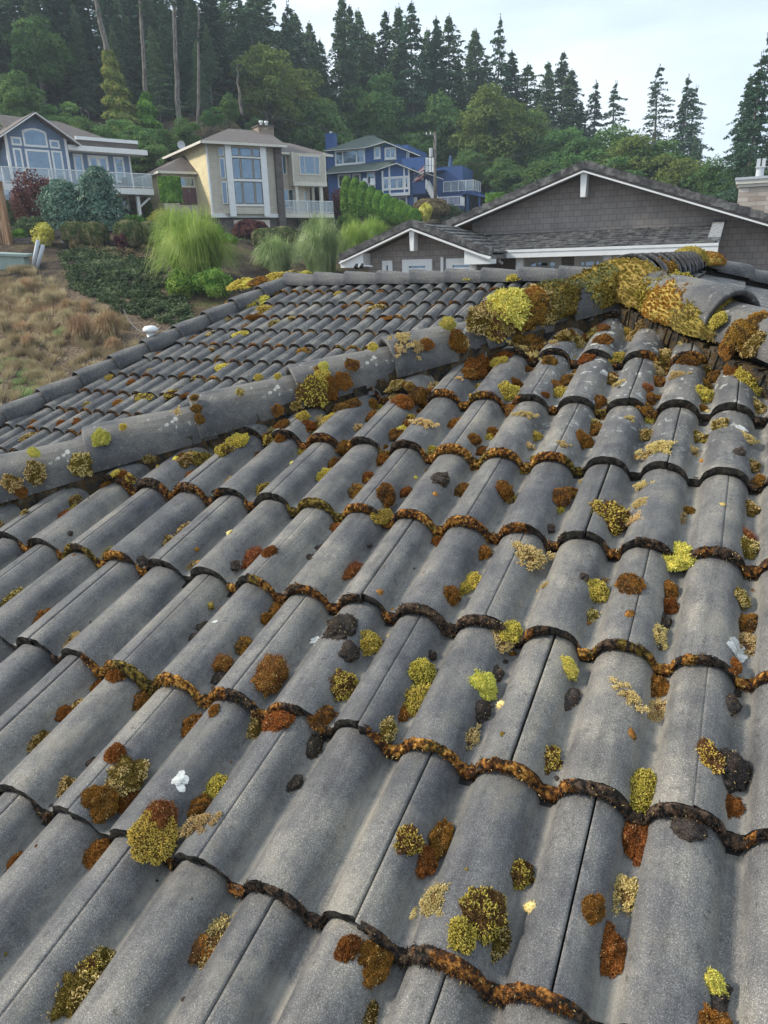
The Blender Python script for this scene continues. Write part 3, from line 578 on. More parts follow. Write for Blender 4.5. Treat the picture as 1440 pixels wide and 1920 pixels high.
# ---------------------------------------------------------------- moss packed under every nose: uncountable, one object per face
def edge_moss(name,lab,O,ra,rb,ka,kb,inside,rs,per,nbl,scale,mats):
    VV=[];FF=[];MI=[];nb=0
    for r in range(ra,rb+1):
        for k in range(ka,kb):
            pc=O+X*((k+.5)*BW)+VD*(r*CO)
            if not inside(pc,0): continue
            T=k+np.linspace(0,1,per+1); hh=prof(T); al=1-hh/HB
            hv=np.array([mn.noise(Vector((t*.42,r*1.7,3.1)))+.5*mn.noise(Vector((t*1.6,r*3.7,8.1))) for t in T])
            hv=np.clip(.07+.95*hv+.30*al**3,0.0,1.0)*(.75+.5*np.abs(np.array([mn.noise(Vector((t*6,r*5.1,4.4))) for t in T])))                 # how swollen the band is here
            if scale>1: hv=hv*.6
            fine=np.array([[mn.noise(Vector((t*14+j*7.3,r*9.1+j*3,j*2.2))) for t in T] for j in range(9)])
            prn=[(-.002,.0030,0),(.002,.002,.006),(.005,-.001,.012),(.007,-.006,.018),(.008,-.011,.022),(.007,-.016,.022),(.005,-.021,.015),(.001,-.027,.006),(-.003,-.033,0)]; A=[]
            for j,(a_,b_,c_) in enumerate(prn):
                a_=a_*np.clip(hv*6,.15,1) if a_>0 else a_
                out_=a_-.007*(hv<.04)+hv*c_*.72+fine[j]*.0065*(1 if scale<=1 else 1.2)*(0 if j in (0,8) else 1)
                up_=b_-.009*(hv<.04)*(j<4)+fine[(j+2)%9]*.004-(0 if j else .0045)+(.002 if j==0 else 0)*hv
                A.append(O+X*(T*BW)[:,None]+VD*(r*CO+out_)[:,None]+N1*(hh-HB+up_)[:,None])
            A=np.stack(A); J,I=A.shape[:2]; idx=np.arange(J*I).reshape(J,I)+nb
            q=np.stack([idx[:-1,:-1],idx[:-1,1:],idx[1:,1:],idx[1:,:-1]],-1).reshape(-1,4)
            VV.append(A.reshape(-1,3)); nb+=J*I
            cen=A.reshape(-1,3)[q-(nb-J*I)].mean(1); hq=np.tile((hv[:-1]+hv[1:])/2,J-1)
            rk=np.array([mn.noise(Vector((t*.5,r*2.3,9.7)))+.6*mn.noise(Vector((t*2.1,r*5.3,1.7))) for t in (T[:-1]+T[1:])/2]); rk=np.tile(rk,J-1)+rs.normal(0,.05,len(q))
            mi=np.where((hq<.13)|(rk<-.20),0,np.where(rk<.16,1,np.where(rk<.44,4,2)))
            FF.append(np.concatenate([q[:,[0,1,2]],q[:,[0,2,3]]])); MI.append(np.concatenate([mi,mi]))
            keep=np.array([inside(c_,0) for c_ in cen])
            if nbl:
                n=nbl; ii=rs.integers(0,len(q),n); nv=np.cross(A.reshape(-1,3)[q[ii,1]-(nb-J*I)]-A.reshape(-1,3)[q[ii,0]-(nb-J*I)],A.reshape(-1,3)[q[ii,3]-(nb-J*I)]-A.reshape(-1,3)[q[ii,0]-(nb-J*I)])
                nv/=np.linalg.norm(nv,axis=1)[:,None]+1e-9; nv=np.where((nv@(VD+N1*.3))[:,None]<0,-nv,nv)
                P=cen[ii]+rs.normal(0,.0012,(n,3)); c=P; d=nv+rs.normal(0,.5,(n,3)); d/=np.linalg.norm(d,axis=1)[:,None]
                l=(.0035+.006*hq[ii]*rs.uniform(.4,1.2,n))[:,None]; w=.0011; x=np.cross(d,rs.normal(0,1,(n,3))); x/=np.linalg.norm(x,axis=1)[:,None]; y=np.cross(d,x)
                Vb=np.stack([c-x*w,c+x*w,c+d*l,c+d*l*.5+y*w*1.2],1); Fb=(np.arange(n)*4)[:,None,None]+np.array([[0,1,2],[0,3,2]])[None]
                VV.append(Vb.reshape(-1,3)); FF.append(Fb.reshape(-1,3)+nb); nb+=4*n
                mb=mi[ii]; mb=np.where((rs.random(n)<.05)&(hq[ii]>.2),3,mb); MI.append(np.repeat(mb,2))
    me=mk_mesh(name,np.concatenate(VV),np.concatenate(FF),mats,np.concatenate(MI)); o=mobj(name,me); tag(o,lab,'moss',kind='stuff')
def edgemat(n,c): return noisemat(n,c,scale=95,detail=8,rough=.95,spec=.08,lo=.40,hi=.62,bump=.8,bscale=420,bdist=.003)
em=[edgemat('edge_dark',[(.018,.016,.014),(.035,.03,.026),(.085,.05,.03),(.12,.085,.06)]),edgemat('edge_rust',[(.030,.020,.014),(.075,.034,.015),(.21,.085,.022),(.38,.18,.045)]),edgemat('edge_olive',[(.03,.022,.012),(.11,.075,.02),(.28,.20,.045)]),MOSS['straw'],edgemat('edge_orange',[(.04,.024,.014),(.15,.065,.018),(.38,.17,.035),(.52,.30,.08)])]
rs=np.random.default_rng(3)
edge_moss('edge_moss','dark and rust-coloured moss packed under the tile noses of the near slope',O1,0,11,-16,14,lambda p,c:in1(p+np.array([0,.12,0]),c),rs,34,520,1,em)
edge_moss('edge_moss','dark moss lining the tile courses of the farther wing',O2,-5,9,-14,26,lambda p,c:in2(p+np.array([0,.1,0]),c) and p[0]<-1.2,rs,9,0,2,em)
# ================================================================ land
def DL(p): return float(p[0]*FW[0]+p[1]*FW[1]), float(p[0]*RT[0]+p[1]*RT[1])
PD=np.array([-80,10,24,30,40,46,60,68,76,86,96,130,200,400]); ZL=np.array([-5.3,-5.3,-5.1,-3.6,-.55,.75,2.0,2.5,7,13.5,16.5,24,30,34.])
PR=np.array([-80,10,24,30,40,50,62,75,90,105,130,200,400]); ZR=np.array([-5.3,-5.3,-5.1,-4.4,-2.6,-.6,1.2,2.6,4.2,5.6,11,20,26.])
def sm(x): x=np.clip(x,0,1); return x*x*(3-2*x)
def ground_z(D,Lt):
    D=np.asarray(D,float); Lt=np.asarray(Lt,float)
    az=Lt/np.maximum(D,12); w=sm((az+.19)/.13); w2=sm((az-.05)/.25)
    z=np.interp(D,PD,ZL)*(1-w)+np.interp(D,PR,ZR)*w+1.3*sm((-.26-az)/.08)*sm((D-45)/8)*(1-sm((D-70)/8))
    return z-w2*np.clip(D-60,0,60)*.05
def gz(p): D,L_=DL(p); return float(ground_z(D,L_))
def onground(x,y):
    r=ray(x,y); D0=r[:2]@FW; lo=None
    for D in np.arange(18,240,.4):
        p=r*(D/D0)
        if p[2]<=gz(p)+0.0: return p
    return r*(100/D0)
gxs=np.concatenate([np.linspace(-400,-60,18),np.linspace(-56,60,118),np.linspace(66,400,18)]); gys=np.concatenate([np.linspace(-80,18,12),np.linspace(20,110,130),np.linspace(115,400,24)])
LL,DD=np.meshgrid(gxs,gys); Z=ground_z(DD,LL)
nzv=np.array([mn.fractal(Vector((a*.25,b*.25,0)),1,2,3) for a,b in zip(LL.ravel(),DD.ravel())]).reshape(LL.shape)
Z=Z+nzv*.22*np.clip((DD-20)/20,0,1)
Vg=np.stack([DD*FW[0]+LL*RT[0],DD*FW[1]+LL*RT[1],Z],-1).reshape(-1,3); J,I=LL.shape; idx=np.arange(J*I).reshape(J,I)
q=np.stack([idx[:-1,:-1],idx[:-1,1:],idx[1:,1:],idx[1:,:-1]],-1).reshape(-1,4)
# ground colour: mulch, dry straw on the near bank, dull green further
mg,tg,bg_=base('ground',.95,.1); l=tg.links.new
co=N(tg,'ShaderNodeTexCoord'); n1=N(tg,'ShaderNodeTexNoise'); n1.inputs['Scale'].default_value=.35; n1.inputs['Detail'].default_value=9; n1.inputs['Roughness'].default_value=.7; l(co.outputs['Object'],n1.inputs['Vector'])
r1=ramp(tg,[(.38,(.022,.016,.013)),(.48,(.055,.042,.032)),(.56,(.10,.075,.04)),(.68,(.06,.08,.025))]); l(n1.outputs['Fac'],r1.inputs[0])
n2=N(tg,'ShaderNodeTexNoise'); n2.inputs['Scale'].default_value=9; n2.inputs['Detail'].default_value=8; l(co.outputs['Object'],n2.inputs['Vector'])
r2=ramp(tg,[(.3,.5),(.7,1.6)]); l(n2.outputs['Fac'],r2.inputs[0]); mu=N(tg,'ShaderNodeMix',data_type='RGBA',blend_type='MULTIPLY'); mu.inputs[0].default_value=1; l(r1.outputs[0],mu.inputs[6]); l(r2.outputs[0],mu.inputs[7]); at_=N(tg,'ShaderNodeAttribute'); at_.attribute_name='dry'; r9=ramp(tg,[(.35,(.07,.05,.035)),(.55,(.17,.125,.085)),(.7,(.28,.22,.15))]); l(n2.outputs['Fac'],r9.inputs[0])
m9=N(tg,'ShaderNodeMix',data_type='RGBA'); l(at_.outputs['Fac'],m9.inputs[0]); l(mu.outputs[2],m9.inputs[6]); l(r9.outputs[0],m9.inputs[7]); l(m9.outputs[2],bg_.inputs['Base Color'])
bp=N(tg,'ShaderNodeBump'); bp.inputs['Strength'].default_value=.9; bp.inputs['Distance'].default_value=.12; l(n2.outputs['Fac'],bp.inputs['Height']); l(bp.outputs[0],bg_.inputs['Normal'])
gme=mk_mesh('ground',Vg,q,mg,smooth=True); av=gme.attributes.new('dry','FLOAT','POINT'); av.data.foreach_set('value',(sm((41+6*nzv-DD)/4)*sm((-.245+.04*nzv-LL/np.maximum(DD,12))/.05)).astype(np.float32).ravel())
go=mobj('ground',gme); tag(go,'sloping ground with dark mulch and dry bank','ground',kind='structure')
# ---------------------------------------------------------------- foliage helpers
def quads(C_,sz,rs,nrm=None,flat=.0,asp=.55):
    n=len(C_); d=rs.normal(0,1,(n,3)); 
    if nrm is not None: d=nrm+rs.normal(0,.55,(n,3))
    d/=np.linalg.norm(d,axis=1)[:,None]; x=np.cross(d,rs.normal(0,1,(n,3))); x/=np.linalg.norm(x,axis=1)[:,None]; y=np.cross(d,x)
    s=(sz*rs.uniform(.6,1.3,n))[:,None]
    V=np.stack([C_-x*s,C_+y*s*asp,C_+x*s,C_-y*s*asp],1).reshape(-1,3)
    return V,np.arange(n*4).reshape(n,4)
def FM(n,cols,r=.12,tr=.25,sc=1.2): return noisemat(n,cols,scale=sc,detail=5,rough=.85,spec=.15,objrand=r,transl=tr,lo=.34,hi=.66)
BARK=noisemat('bark',[(.06,.05,.042),(.16,.14,.12),(.26,.24,.21)],scale=3,stretch=(3,3,.5),rough=.95)
FOL={'fir':FM('fir_needles',[(0.042,0.092,0.056),(0.086,0.156,0.085),(0.167,0.248,0.118)],.18,.12,.5),
 'fir2':FM('hemlock_needles',[(0.065,0.120,0.067),(0.128,0.202,0.100),(0.257,0.296,0.130)],.18,.12,.5),
 'maple':FM('maple_leaves',[(0.064,0.141,0.048),(0.125,0.231,0.068),(0.300,0.341,0.080)],.15,.3,.6),
 'maple_y':FM('maple_leaves_turning',[(0.084,0.158,0.046),(0.224,0.270,0.065),(0.633,0.447,0.093)],.12,.3,.35),
 'brush':FM('brush_leaves',[(0.066,0.138,0.048),(0.144,0.243,0.075),(0.376,0.442,0.133)],.2,.3,.8),
 'ivy':FM('ivy_leaves',[(0.081,0.134,0.036),(0.198,0.251,0.062),(0.430,0.412,0.108)],.1,.3,1.5),
 'box':FM('clipped_box',[(0.044,0.081,0.022),(0.126,0.152,0.053),(0.322,0.269,0.143)],.15,.1,2.2),
 'green':FM('bright_shrub',[(0.072,0.161,0.027),(0.179,0.305,0.053),(0.395,0.502,0.108)],.12,.3,2),
 'hedge':FM('arborvitae',[(0.045,0.129,0.019),(0.113,0.243,0.033),(0.228,0.380,0.068)],.1,.2,1.5),
 'spruce':FM('blue_spruce',[(0.058,0.124,0.096),(0.124,0.215,0.157),(0.232,0.314,0.215)],.08,.1,2),
 'burg':FM('burgundy_leaves',[(0.041,0.014,0.017),(0.117,0.039,0.041),(0.262,0.124,0.083)],.1,.2,2),
 'gold':FM('golden_shrub',[(0.304,0.262,0.048),(0.621,0.580,0.110),(0.856,0.828,0.304)],.08,.3,2),
 'orange':FM('orange_shrub',[(0.276,0.110,0.041),(0.497,0.207,0.069),(0.414,0.304,0.110)],.1,.3,2),
 'brownm':FM('brown_mound',[(0.097,0.062,0.041),(0.207,0.152,0.083),(0.331,0.276,0.138)],.1,.2,2),
 'grass':FM('grass_blades',[(.15,.24,.045),(.31,.43,.09),(.56,.64,.22)],.08,.4,.9),
 'paleg':FM('pale_grass',[(.16,.23,.09),(.30,.40,.16),(.56,.62,.34)],.08,.4,.9),
 'dry':FM('dry_grass',[(.24,.19,.11),(.44,.36,.21),(.64,.56,.36)],.1,.2,.7),
 'rusty':FM('rusty_grass',[(0.260,0.153,0.084),(0.460,0.319,0.180),(0.640,0.566,0.360)],.1,.3,1.5),
 'cover':FM('groundcover',[(.040,.070,.035),(.085,.13,.055),(.18,.23,.11)],.1,.15,1.0)}
def conifer_mesh(seed,H=1.0,wid=.17,whorls=38,droop=.35,thin=1.0,base_=.12,asym=.3,dens=1):
    """crown only, unit height"""
    rs=np.random.default_rng(seed); C=[];Nm=[];SZ=[]
    for i in range(whorls):
        t=base_+(1-base_)*(i/whorls)**.92; rel=(1-t)/(1-base_)
        R=wid*(rel**.72)*rs.uniform(.72,1.15)+.006
        nb=int(rs.integers(5,8)*thin)+1
        for b in range(nb):
            a=rs.uniform(0,2*math.pi); rr=R*rs.uniform(.55,1.15)*(1+asym*.5*math.cos(a-seed)); 
            if rs.random()<.08: rr*=1.3
            m_=int((12+62*rr/wid)*dens); u=rs.uniform(.08,1,m_)**.75
            z=t+.012*rs.normal()+ -droop*rr*u**1.5+.10*rr*np.maximum(0,u-.7)*2.2
            side=rs.normal(0,1,m_)*(.22*rr*(1-u*.75)+.004)
            x=np.cos(a)*u*rr-np.sin(a)*side; y=np.sin(a)*u*rr+np.cos(a)*side
            z=z-np.abs(side)*.35-rs.uniform(0,.010,m_)
            C.append(np.stack([x,y,z],1)); Nm.append(np.tile([0,0,1.],(m_,1))); SZ.append(np.full(m_,.0105)*rs.uniform(.8,1.25))
    C.append(np.stack([rs.normal(0,.002,20),rs.normal(0,.002,20),rs.uniform(.96,1.01,20)],1)); Nm.append(np.tile([0,0,1.],(20,1))); SZ.append(np.full(20,.006))
    C=np.concatenate(C);Nm=np.concatenate(Nm);SZ=np.concatenate(SZ)
    return quads(C,SZ,rs,Nm,asp=.5)
def trunk_mesh(seed,r0=.012,r1=.002,bend=.01,sections=8):
    rs=random.Random(seed); mb=MB(); mb.tube([(rs.gauss(0,bend)*i/8,rs.gauss(0,bend)*i/8,i/sections) for i in range(sections+1)],[r0+(r1-r0)*i/sections for i in range(sections+1)],8)
    for i in range(14):
        z=rs.uniform(.25,.9); a=rs.uniform(0,6.28); L_=.06*(1-z)+.02; mb.tube([(0,0,z),(math.cos(a)*L_,math.sin(a)*L_,z-.3*L_)],[.0016,.0006],4,cap=False)
    return mb.mesh('trunk',[BARK],True)
def broad_mesh(seed,lobes=26,leaf=.022,n=9000,hr=.5,zc=.58,zr=.42,open_=.0):
    """crown of a broadleaf tree, unit height, made of leaf faces on uneven lobes"""
    rs=np.random.default_rng(seed); C=[];Nn=[]
    for i in range(lobes):
        d=rs.normal(0,1,3); d/=np.linalg.norm(d); rr=rs.uniform(.35,.95)
        c=np.array([d[0]*hr*rr*.72,d[1]*hr*rr*.72,zc+d[2]*zr*rr*.75]); s=rs.uniform(.10,.19)*(hr/.5)**.5
        m_=n//lobes; v=rs.normal(0,1,(m_,3)); v/=np.linalg.norm(v,axis=1)[:,None]
        v[:,2]=np.where(v[:,2]<-.35,-v[:,2],v[:,2])
        rad_=s*(.75+.35*np.array([mn.noise(Vector((p[0]*2.6+i,p[1]*2.6,p[2]*2.6))) for p in v])+rs.normal(0,.07,m_))
        C.append(c+v*rad_[:,None]*np.array([1.1,1.1,.8])); Nn.append(v*.6+np.array([0,0,.5]))
    return quads(np.concatenate(C),leaf,rs,np.concatenate(Nn),asp=.6)
def limbs_mesh(seed,r0=.022,h=.55,nl=7,hr=.3):
    rs=random.Random(seed); mb=MB(); mb.tube([(0,0,-.03),(rs.gauss(0,.01),0,h*.5),(rs.gauss(0,.02),rs.gauss(0,.02),h)],[r0,r0*.75,r0*.45],8)
    for i in range(nl):
        a=6.283*i/nl+rs.random(); z=h*rs.uniform(.45,.95); e=(math.cos(a)*hr*rs.uniform(.5,1),math.sin(a)*hr*rs.uniform(.5,1),z+rs.uniform(.12,.3))
        mb.tube([(0,0,z),(e[0]*.5,e[1]*.5,z+(e[2]-z)*.6),e],[r0*.45,r0*.3,r0*.12],6,cap=False)
    return mb.mesh('trunk',[BARK],True)
def solid(f,V,mat,name): return mk_mesh(name,V,f,mat)
CON=[];SPARSE=[]
for i,(w_,wh,dr,th) in enumerate(((.235,44,.35,1.15),(.205,48,.45,1.1),(.27,40,.30,1.0),(.25,38,.5,1.2),(.19,46,.35,1.1),(.29,36,.25,1.0))):
    V,F=conifer_mesh(20+i,1,w_,wh,dr,th,base_=(.10,.16,.08,.2,.12,.14)[i]); CON.append((mk_mesh('crown',V,F,FOL['fir' if i%2==0 else 'fir2']),trunk_mesh(i)))
for i in range(3):
    V,F=conifer_mesh(50+i,1,(.25,.28,.22)[i],(22,20,24)[i],(.30,.22,.45)[i],.9,base_=.16,asym=.6,dens=1.35); SPARSE.append((mk_mesh('crown',V,F,FOL['fir']),trunk_mesh(30+i,.014)))
HIGH=[]
for i in range(3):
    V,F=conifer_mesh(60+i,1,(.19,.22,.18)[i],32,.4,.9,base_=(.42,.5,.36)[i]); HIGH.append((mk_mesh('crown',V,F,FOL['fir2']),trunk_mesh(40+i,.011,.003)))
BRD=[]
for i in range(4):
    V,F=broad_mesh(70+i,lobes=(34,28,38,30)[i],leaf=.0135,n=17000,hr=(.42,.5,.38,.46)[i]); BRD.append((V,F,limbs_mesh(i)))
BR={}
def brd(i,mat):
    if (i,mat) not in BR: BR[(i,mat)]=mk_mesh('crown',BRD[i][0],BRD[i][1],FOL[mat])
    return BR[(i,mat)],BRD[i][2]
rt=random.Random(11)
def tree(name,meshes,x,ytop,ybase,D,label,cat,group,wf=1.0,mats=None,zb=None):
    """x, ytop: image position of the tip; stands on the ground at depth D"""
    top=at(x,ytop,D); z0=gz(top) if zb is None else zb
    H=float(top[2]-z0)
    e=empty(name,(float(top[0]),float(top[1]),z0),rt.uniform(0,6.28),label,cat,group); s=H/1.0
    for nm,me in (('crown',meshes[0]),('trunk',meshes[1])):
        o=mobj(nm,me,e); o.scale=(s*wf,s*wf,s)
    return e
# conifers on the skyline: (x, top y, depth, width factor, kind)
SKY="""-60 -60 92 1 C|10 -90 96 1 C|55 -110 104 1 C|95 -140 98 1 C|150 -100 108 1 C|215 -120 104 1 C|265 -80 112 1 C|300 -90 108 .9 C|345 -60 110 1 C|385 -30 104 1 C|430 -30 114 1 C|462 -20 110 .9 S|478 -50 118 1 C|540 0 124 .8 S|552 22 128 .75 C|640 -8 120 .62 C|655 12 126 .6 C|672 18 130 .6 C|700 60 128 .6 C|722 22 124 .62 C|748 10 122 .62 C|772 5 120 .66 C|800 55 128 .6 C|818 32 124 .6 C|842 28 126 .65 C|890 55 130 .8 C|938 28 124 .68 S|960 95 128 .8 C|990 120 126 .9 C|1028 115 134 .7 C|1058 98 136 .72 C|1072 130 132 .8 C|1118 150 138 .9 S|1155 152 140 1.0 S|1238 122 132 .95 S|1292 140 130 1.0 S|1306 160 134 .9 S|1432 95 78 .72 S|1408 140 84 .6 C|1445 60 88 .7 S|1500 110 86 1 C|600 120 132 .8 C|612 150 128 .7 C|1090 190 134 .8 C|690 60 134 .7 C|860 110 132 .8 C|910 110 136 .8 C|1010 170 138 .8 C|-120 -60 100 1 C|580 210 126 .9 C"""
ts=[t.split() for t in SKY.split('|')]; ts=[(float(a),float(b),float(c),float(d),e) for a,b,c,d,e in ts]; ts.sort()
for i,(x,yt,D,wf,k) in enumerate(ts):
    me=(SPARSE if k=='S' else CON)[i%(3 if k=='S' else 6)]
    tree('conifer',me,x,yt,0,D,f"{'open-branched' if k=='S' else 'dense dark'} conifer rising above the forest, {ordw(i)} skyline conifer from the left",'tree','tall conifers along the skyline',wf*(1.15 if k=='S' else 1.5))
# crowded interior of the wood: nothing tells these apart
for i in range(104):
    x=rt.uniform(-80,1330) if i<64 else rt.uniform(-80,600); D=rt.uniform(92,112) if x<400 else rt.uniform(120,132)
    top=np.interp(x,[-80,300,560,640,860,1000,1200,1330],[40,40,90,110,130,210,260,270])+rt.uniform(-20,70)-(70 if i>=64 else 0)
    k=HIGH[i%3] if (x<450 and rt.random()<.3) else CON[i%6]
    tree('conifer',k,x,top,0,D,'dark conifer crowded among others inside the wood behind the houses','tree','conifers crowded inside the wood',.85)
# bare trunks, two of them wrapped in ivy
def trunkline(x0,y0,x1,y1,D,r,lab,ivy=None):
    a=at(x0,y0,D); b=at(x1,y1,D); z=gz(a); a=a.copy(); 
    e=empty('tall_tree',tuple(map(float,a)),0,lab,'tree','tall bare trunks in front of the wood')
    mb=MB(); d=Vector(b)-Vector(a); mb.tube([d*t+Vector((rt.gauss(0,.06),0,0)) for t in np.linspace(-.02,1.25,10)],[r*(1-.5*t) for t in np.linspace(0,1,10)],8)
    mb.build('trunk',[BARK],e,True)
    rs=np.random.default_rng(int(x0))
    if ivy:
        n=5200; t=rs.uniform(0,ivy,n); a_=rs.uniform(0,6.28,n); R=(r*1.2+1.75*(1-t/ivy)**.8*rs.uniform(.3,1.0,n)**.5*(.8+.3*np.sin(t*60+a_)))
        C=np.array(d)[None]*t[:,None]+np.stack([np.cos(a_)*R,np.sin(a_)*R,0*R],1)
        V,F=quads(C,.2,rs,np.stack([np.cos(a_),np.sin(a_),.4+0*a_],1)); mobj('ivy',mk_mesh('ivy',V,F,FOL['ivy' if x0<240 else 'hedge']),e)
    V,F=conifer_mesh(int(x0)+5,1,.10,12,.5,.8,base_=.1); H=max(8,d.length*.6); o=mobj('crown',mk_mesh('crown',V*H,F,FOL['fir']),e); o.location=tuple(d*.85)
trunkline(236,262,180,-10,84,.36,'leaning bare trunk with a thick yellow-green ivy skirt up its lower half',.62)
trunkline(278,270,262,-20,86,.25,'straight trunk with a dark green ivy cone round its foot',.34)
trunkline(336,255,325,-20,84,.27,'bare pale trunk just right of the ivy cone',None)
trunkline(372,240,372,60,88,.17,'thin bare trunk above the tan house roof',None)
trunkline(452,215,446,140,86,.16,'short broken bare trunk above the stone chimney',None)
# broadleaf trees: x, top y, depth, variant, mat, width
BL="""30 120 80 0 brush .9|95 175 80 1 brush 1|55 10 92 2 maple .9|140 215 78 3 brush 1.2|205 205 78 1 brush 1.2|260 225 77 0 brush 1.2|305 235 77 2 brush 1.1|350 215 79 3 maple .9|395 190 84 1 maple 1|430 170 88 0 maple .9|490 60 104 2 maple_y .9|530 95 112 0 maple_y 1|575 150 116 3 maple_y .95|620 190 118 1 maple 1|660 180 120 2 maple .9|545 205 112 1 maple 1|480 215 98 3 maple 1|455 120 108 1 maple_y 1|410 150 104 2 maple 1|590 170 112 0 maple 1|700 120 118 2 maple .8|770 190 116 1 maple .9|830 170 118 3 maple .9|850 265 116 1 brush 1|885 270 106 3 brush .9|930 140 112 0 maple_y .95|960 175 114 2 maple 1|895 175 116 1 maple .9|990 200 116 3 maple_y .85|1020 225 112 1 maple 1|1060 225 110 0 maple 1|1120 230 104 3 maple 1.25|1180 238 100 0 maple_y 1.2|1235 250 98 2 maple 1.2|1285 270 94 1 maple_y 1.1|1340 290 90 3 maple 1.1|1400 290 84 0 maple 1.1|780 240 112 2 maple .9|720 215 116 0 maple .8|1150 270 96 1 maple 1.2|1080 280 98 2 maple 1.2|1010 290 100 0 maple 1.1|950 290 104 3 maple 1.1|20 260 78 3 brush 1|1450 330 80 1 maple 1|170 245 76 0 brush 1.3|230 255 75 2 brush 1.3|290 262 74 3 brush 1.3"""
ts=[t.split() for t in BL.split('|')]; ts=[(float(a),float(b),float(c),int(d),e,float(f_)) for a,b,c,d,e,f_ in ts]; ts.sort()
WD={'brush':'brushy green','maple':'deep green leafy','maple_y':'yellow-tinged leafy'}
for i,(x,yt,D,v_,mat,wf) in enumerate(ts):
    tree('broadleaf_tree',brd(v_,mat),x,yt,0,D,f"{WD[mat]} broadleaf tree at the wood edge, {ordw(i)} broadleaf from the left",'tree','broadleaf trees in front of the conifers',wf)
# ---------------------------------------------------------------- garden shrubs
def blob_shrub(name,x,yb,w,h,mat,lab,cat='shrub',leaf=.05,n=5200,lobes=None,D=None,group='garden shrubs on the slope below the houses',kind='round',stem=True,dz=0,dens=1):
    """x, yb: foot in the image; w,h in image px"""
    p=onground(x,yb) if D is None else at(x,yb,D); D_=DL(p)[0]; s=D_/FPX; Wm=w*s*1.0/2; Hm=h*s
    rs=np.random.default_rng(int(x*7+yb)); lobes=lobes or 1; C=[];Nn=[]
    if kind=='round':
        v=rs.normal(0,1,(n,3)); v/=np.linalg.norm(v,axis=1)[:,None]; v[:,2]=np.where(v[:,2]<-.5,-v[:,2],v[:,2])
        f_=np.array([mn.fractal(Vector((q_[0]*1.6+x,q_[1]*1.6,q_[2]*1.6)),1,2,3) for q_ in v]); R=1+.13*f_-np.abs(rs.normal(0,.05,n))
        C=v*R[:,None]; C=np.stack([C[:,0]*Wm,C[:,1]*Wm,Hm*.5+C[:,2]*Hm*.5],1); Nn=v
    elif kind=='clip': # flattened dome, tight
        v=rs.normal(0,1,(n,3)); v/=np.linalg.norm(v,axis=1)[:,None]; v=np.sign(v)*np.abs(v)**.72; R=1-np.abs(rs.normal(0,.025,n))
        C=np.stack([v[:,0]*Wm*R,v[:,1]*Wm*R,Hm*.5+v[:,2]*Hm*.5*R],1); Nn=v
    elif kind=='cone':
        t=rs.uniform(0,1,n)**.8; a=rs.uniform(0,6.28,n); R=Wm*np.sin(np.pi*np.clip(.5-(t-.15)*.5,0,.5))**.9*(1-np.abs(rs.normal(0,.05,n)))*(t<.995)
        R=Wm*np.sqrt(np.clip(1-((t-.25)/.77)**2,0,1))*(1-np.abs(rs.normal(0,.05,n))); C=np.stack([np.cos(a)*R,np.sin(a)*R,t*Hm],1); Nn=np.stack([np.cos(a),np.sin(a),.5+0*a],1)
    elif kind=='weep':
        C=[];Nn=[]
        for k in range(46):
            a=rs.uniform(0,6.28); zt=Hm*rs.uniform(.45,1.0)*(1-.12*rs.random()); r0=Wm*rs.uniform(.0,.75)*(1.15-zt/Hm*.8); ln=Hm*rs.uniform(.35,.8); m_=n//46; u=rs.uniform(0,1,m_)
            rr=r0+Wm*.35*np.sin(u*1.5); zz=np.maximum(.02,zt+.08*Hm*np.sin(u*2.4)-ln*u**1.4); sp=Wm*.13*(.5+u)
            C.append(np.stack([np.cos(a)*rr+rs.normal(0,1,m_)*sp,np.sin(a)*rr+rs.normal(0,1,m_)*sp,zz],1)); Nn.append(np.stack([np.cos(a)+0*u,np.sin(a)+0*u,.3+0*u],1))
        C=np.concatenate(C);Nn=np.concatenate(Nn)
    elif kind=='loose':
        C=[];Nn=[]
        for k in range(16):
            d=rs.normal(0,1,3); d/=np.linalg.norm(d); c=np.array([d[0]*Wm*.6,d[1]*Wm*.6,Hm*(.52+.33*d[2])]); m_=n//16; v=rs.normal(0,1,(m_,3)); v/=np.linalg.norm(v,axis=1)[:,None]
            C.append(c+v*np.array([Wm*.42,Wm*.42,Hm*.26])*rs.uniform(.6,1.15,m_)[:,None]); Nn.append(v)
        C=np.concatenate(C);Nn=np.concatenate(Nn)
    elif kind=='box':
        v=rs.uniform(-1,1,(n,3)); ax=rs.integers(0,3,n); v[np.arange(n),ax]=np.sign(v[np.arange(n),ax]); v*=(1-np.abs(rs.normal(0,.02,n)))[:,None]
        C=np.stack([v[:,0]*Wm,v[:,1]*Wm,Hm*.5+v[:,2]*Hm*.5],1); Nn=np.zeros((n,3)); Nn[np.arange(n),ax]=np.sign(v[np.arange(n),ax])
    V,F=quads(C,leaf,rs,Nn*1.1,asp=.6)
    e=empty(name,(float(p[0]),float(p[1]),float(p[2])-.05+dz),0,lab,cat,group)
    mobj('crown',mk_mesh('crown',V,F,FOL[mat]),e)
    mb=MB(); 
    if kind in('clip','box','round','cone') : # woody core keeps the sky out
        v_,f_=ICO[2]; kx=.84 if kind!='cone' else .7; mb.add([(a*Wm*kx,b*Wm*kx,Hm*.48+c*Hm*.45) for a,b,c in v_],[tuple(q_) for q_ in f_])
        cm=mb.build('inner_twigs',[FOL[mat]],e)
    else: mb.tube([(0,0,-.1),(0,0,Hm*.6)],[.05,.02],6).build('stem',[BARK],e)
    return e
B=blob_shrub
B('weeping_conifer',193,432,84,108,'spruce','taller weeping blue-green conifer below the white deck','tree',kind='weep',n=15000,leaf=.10)
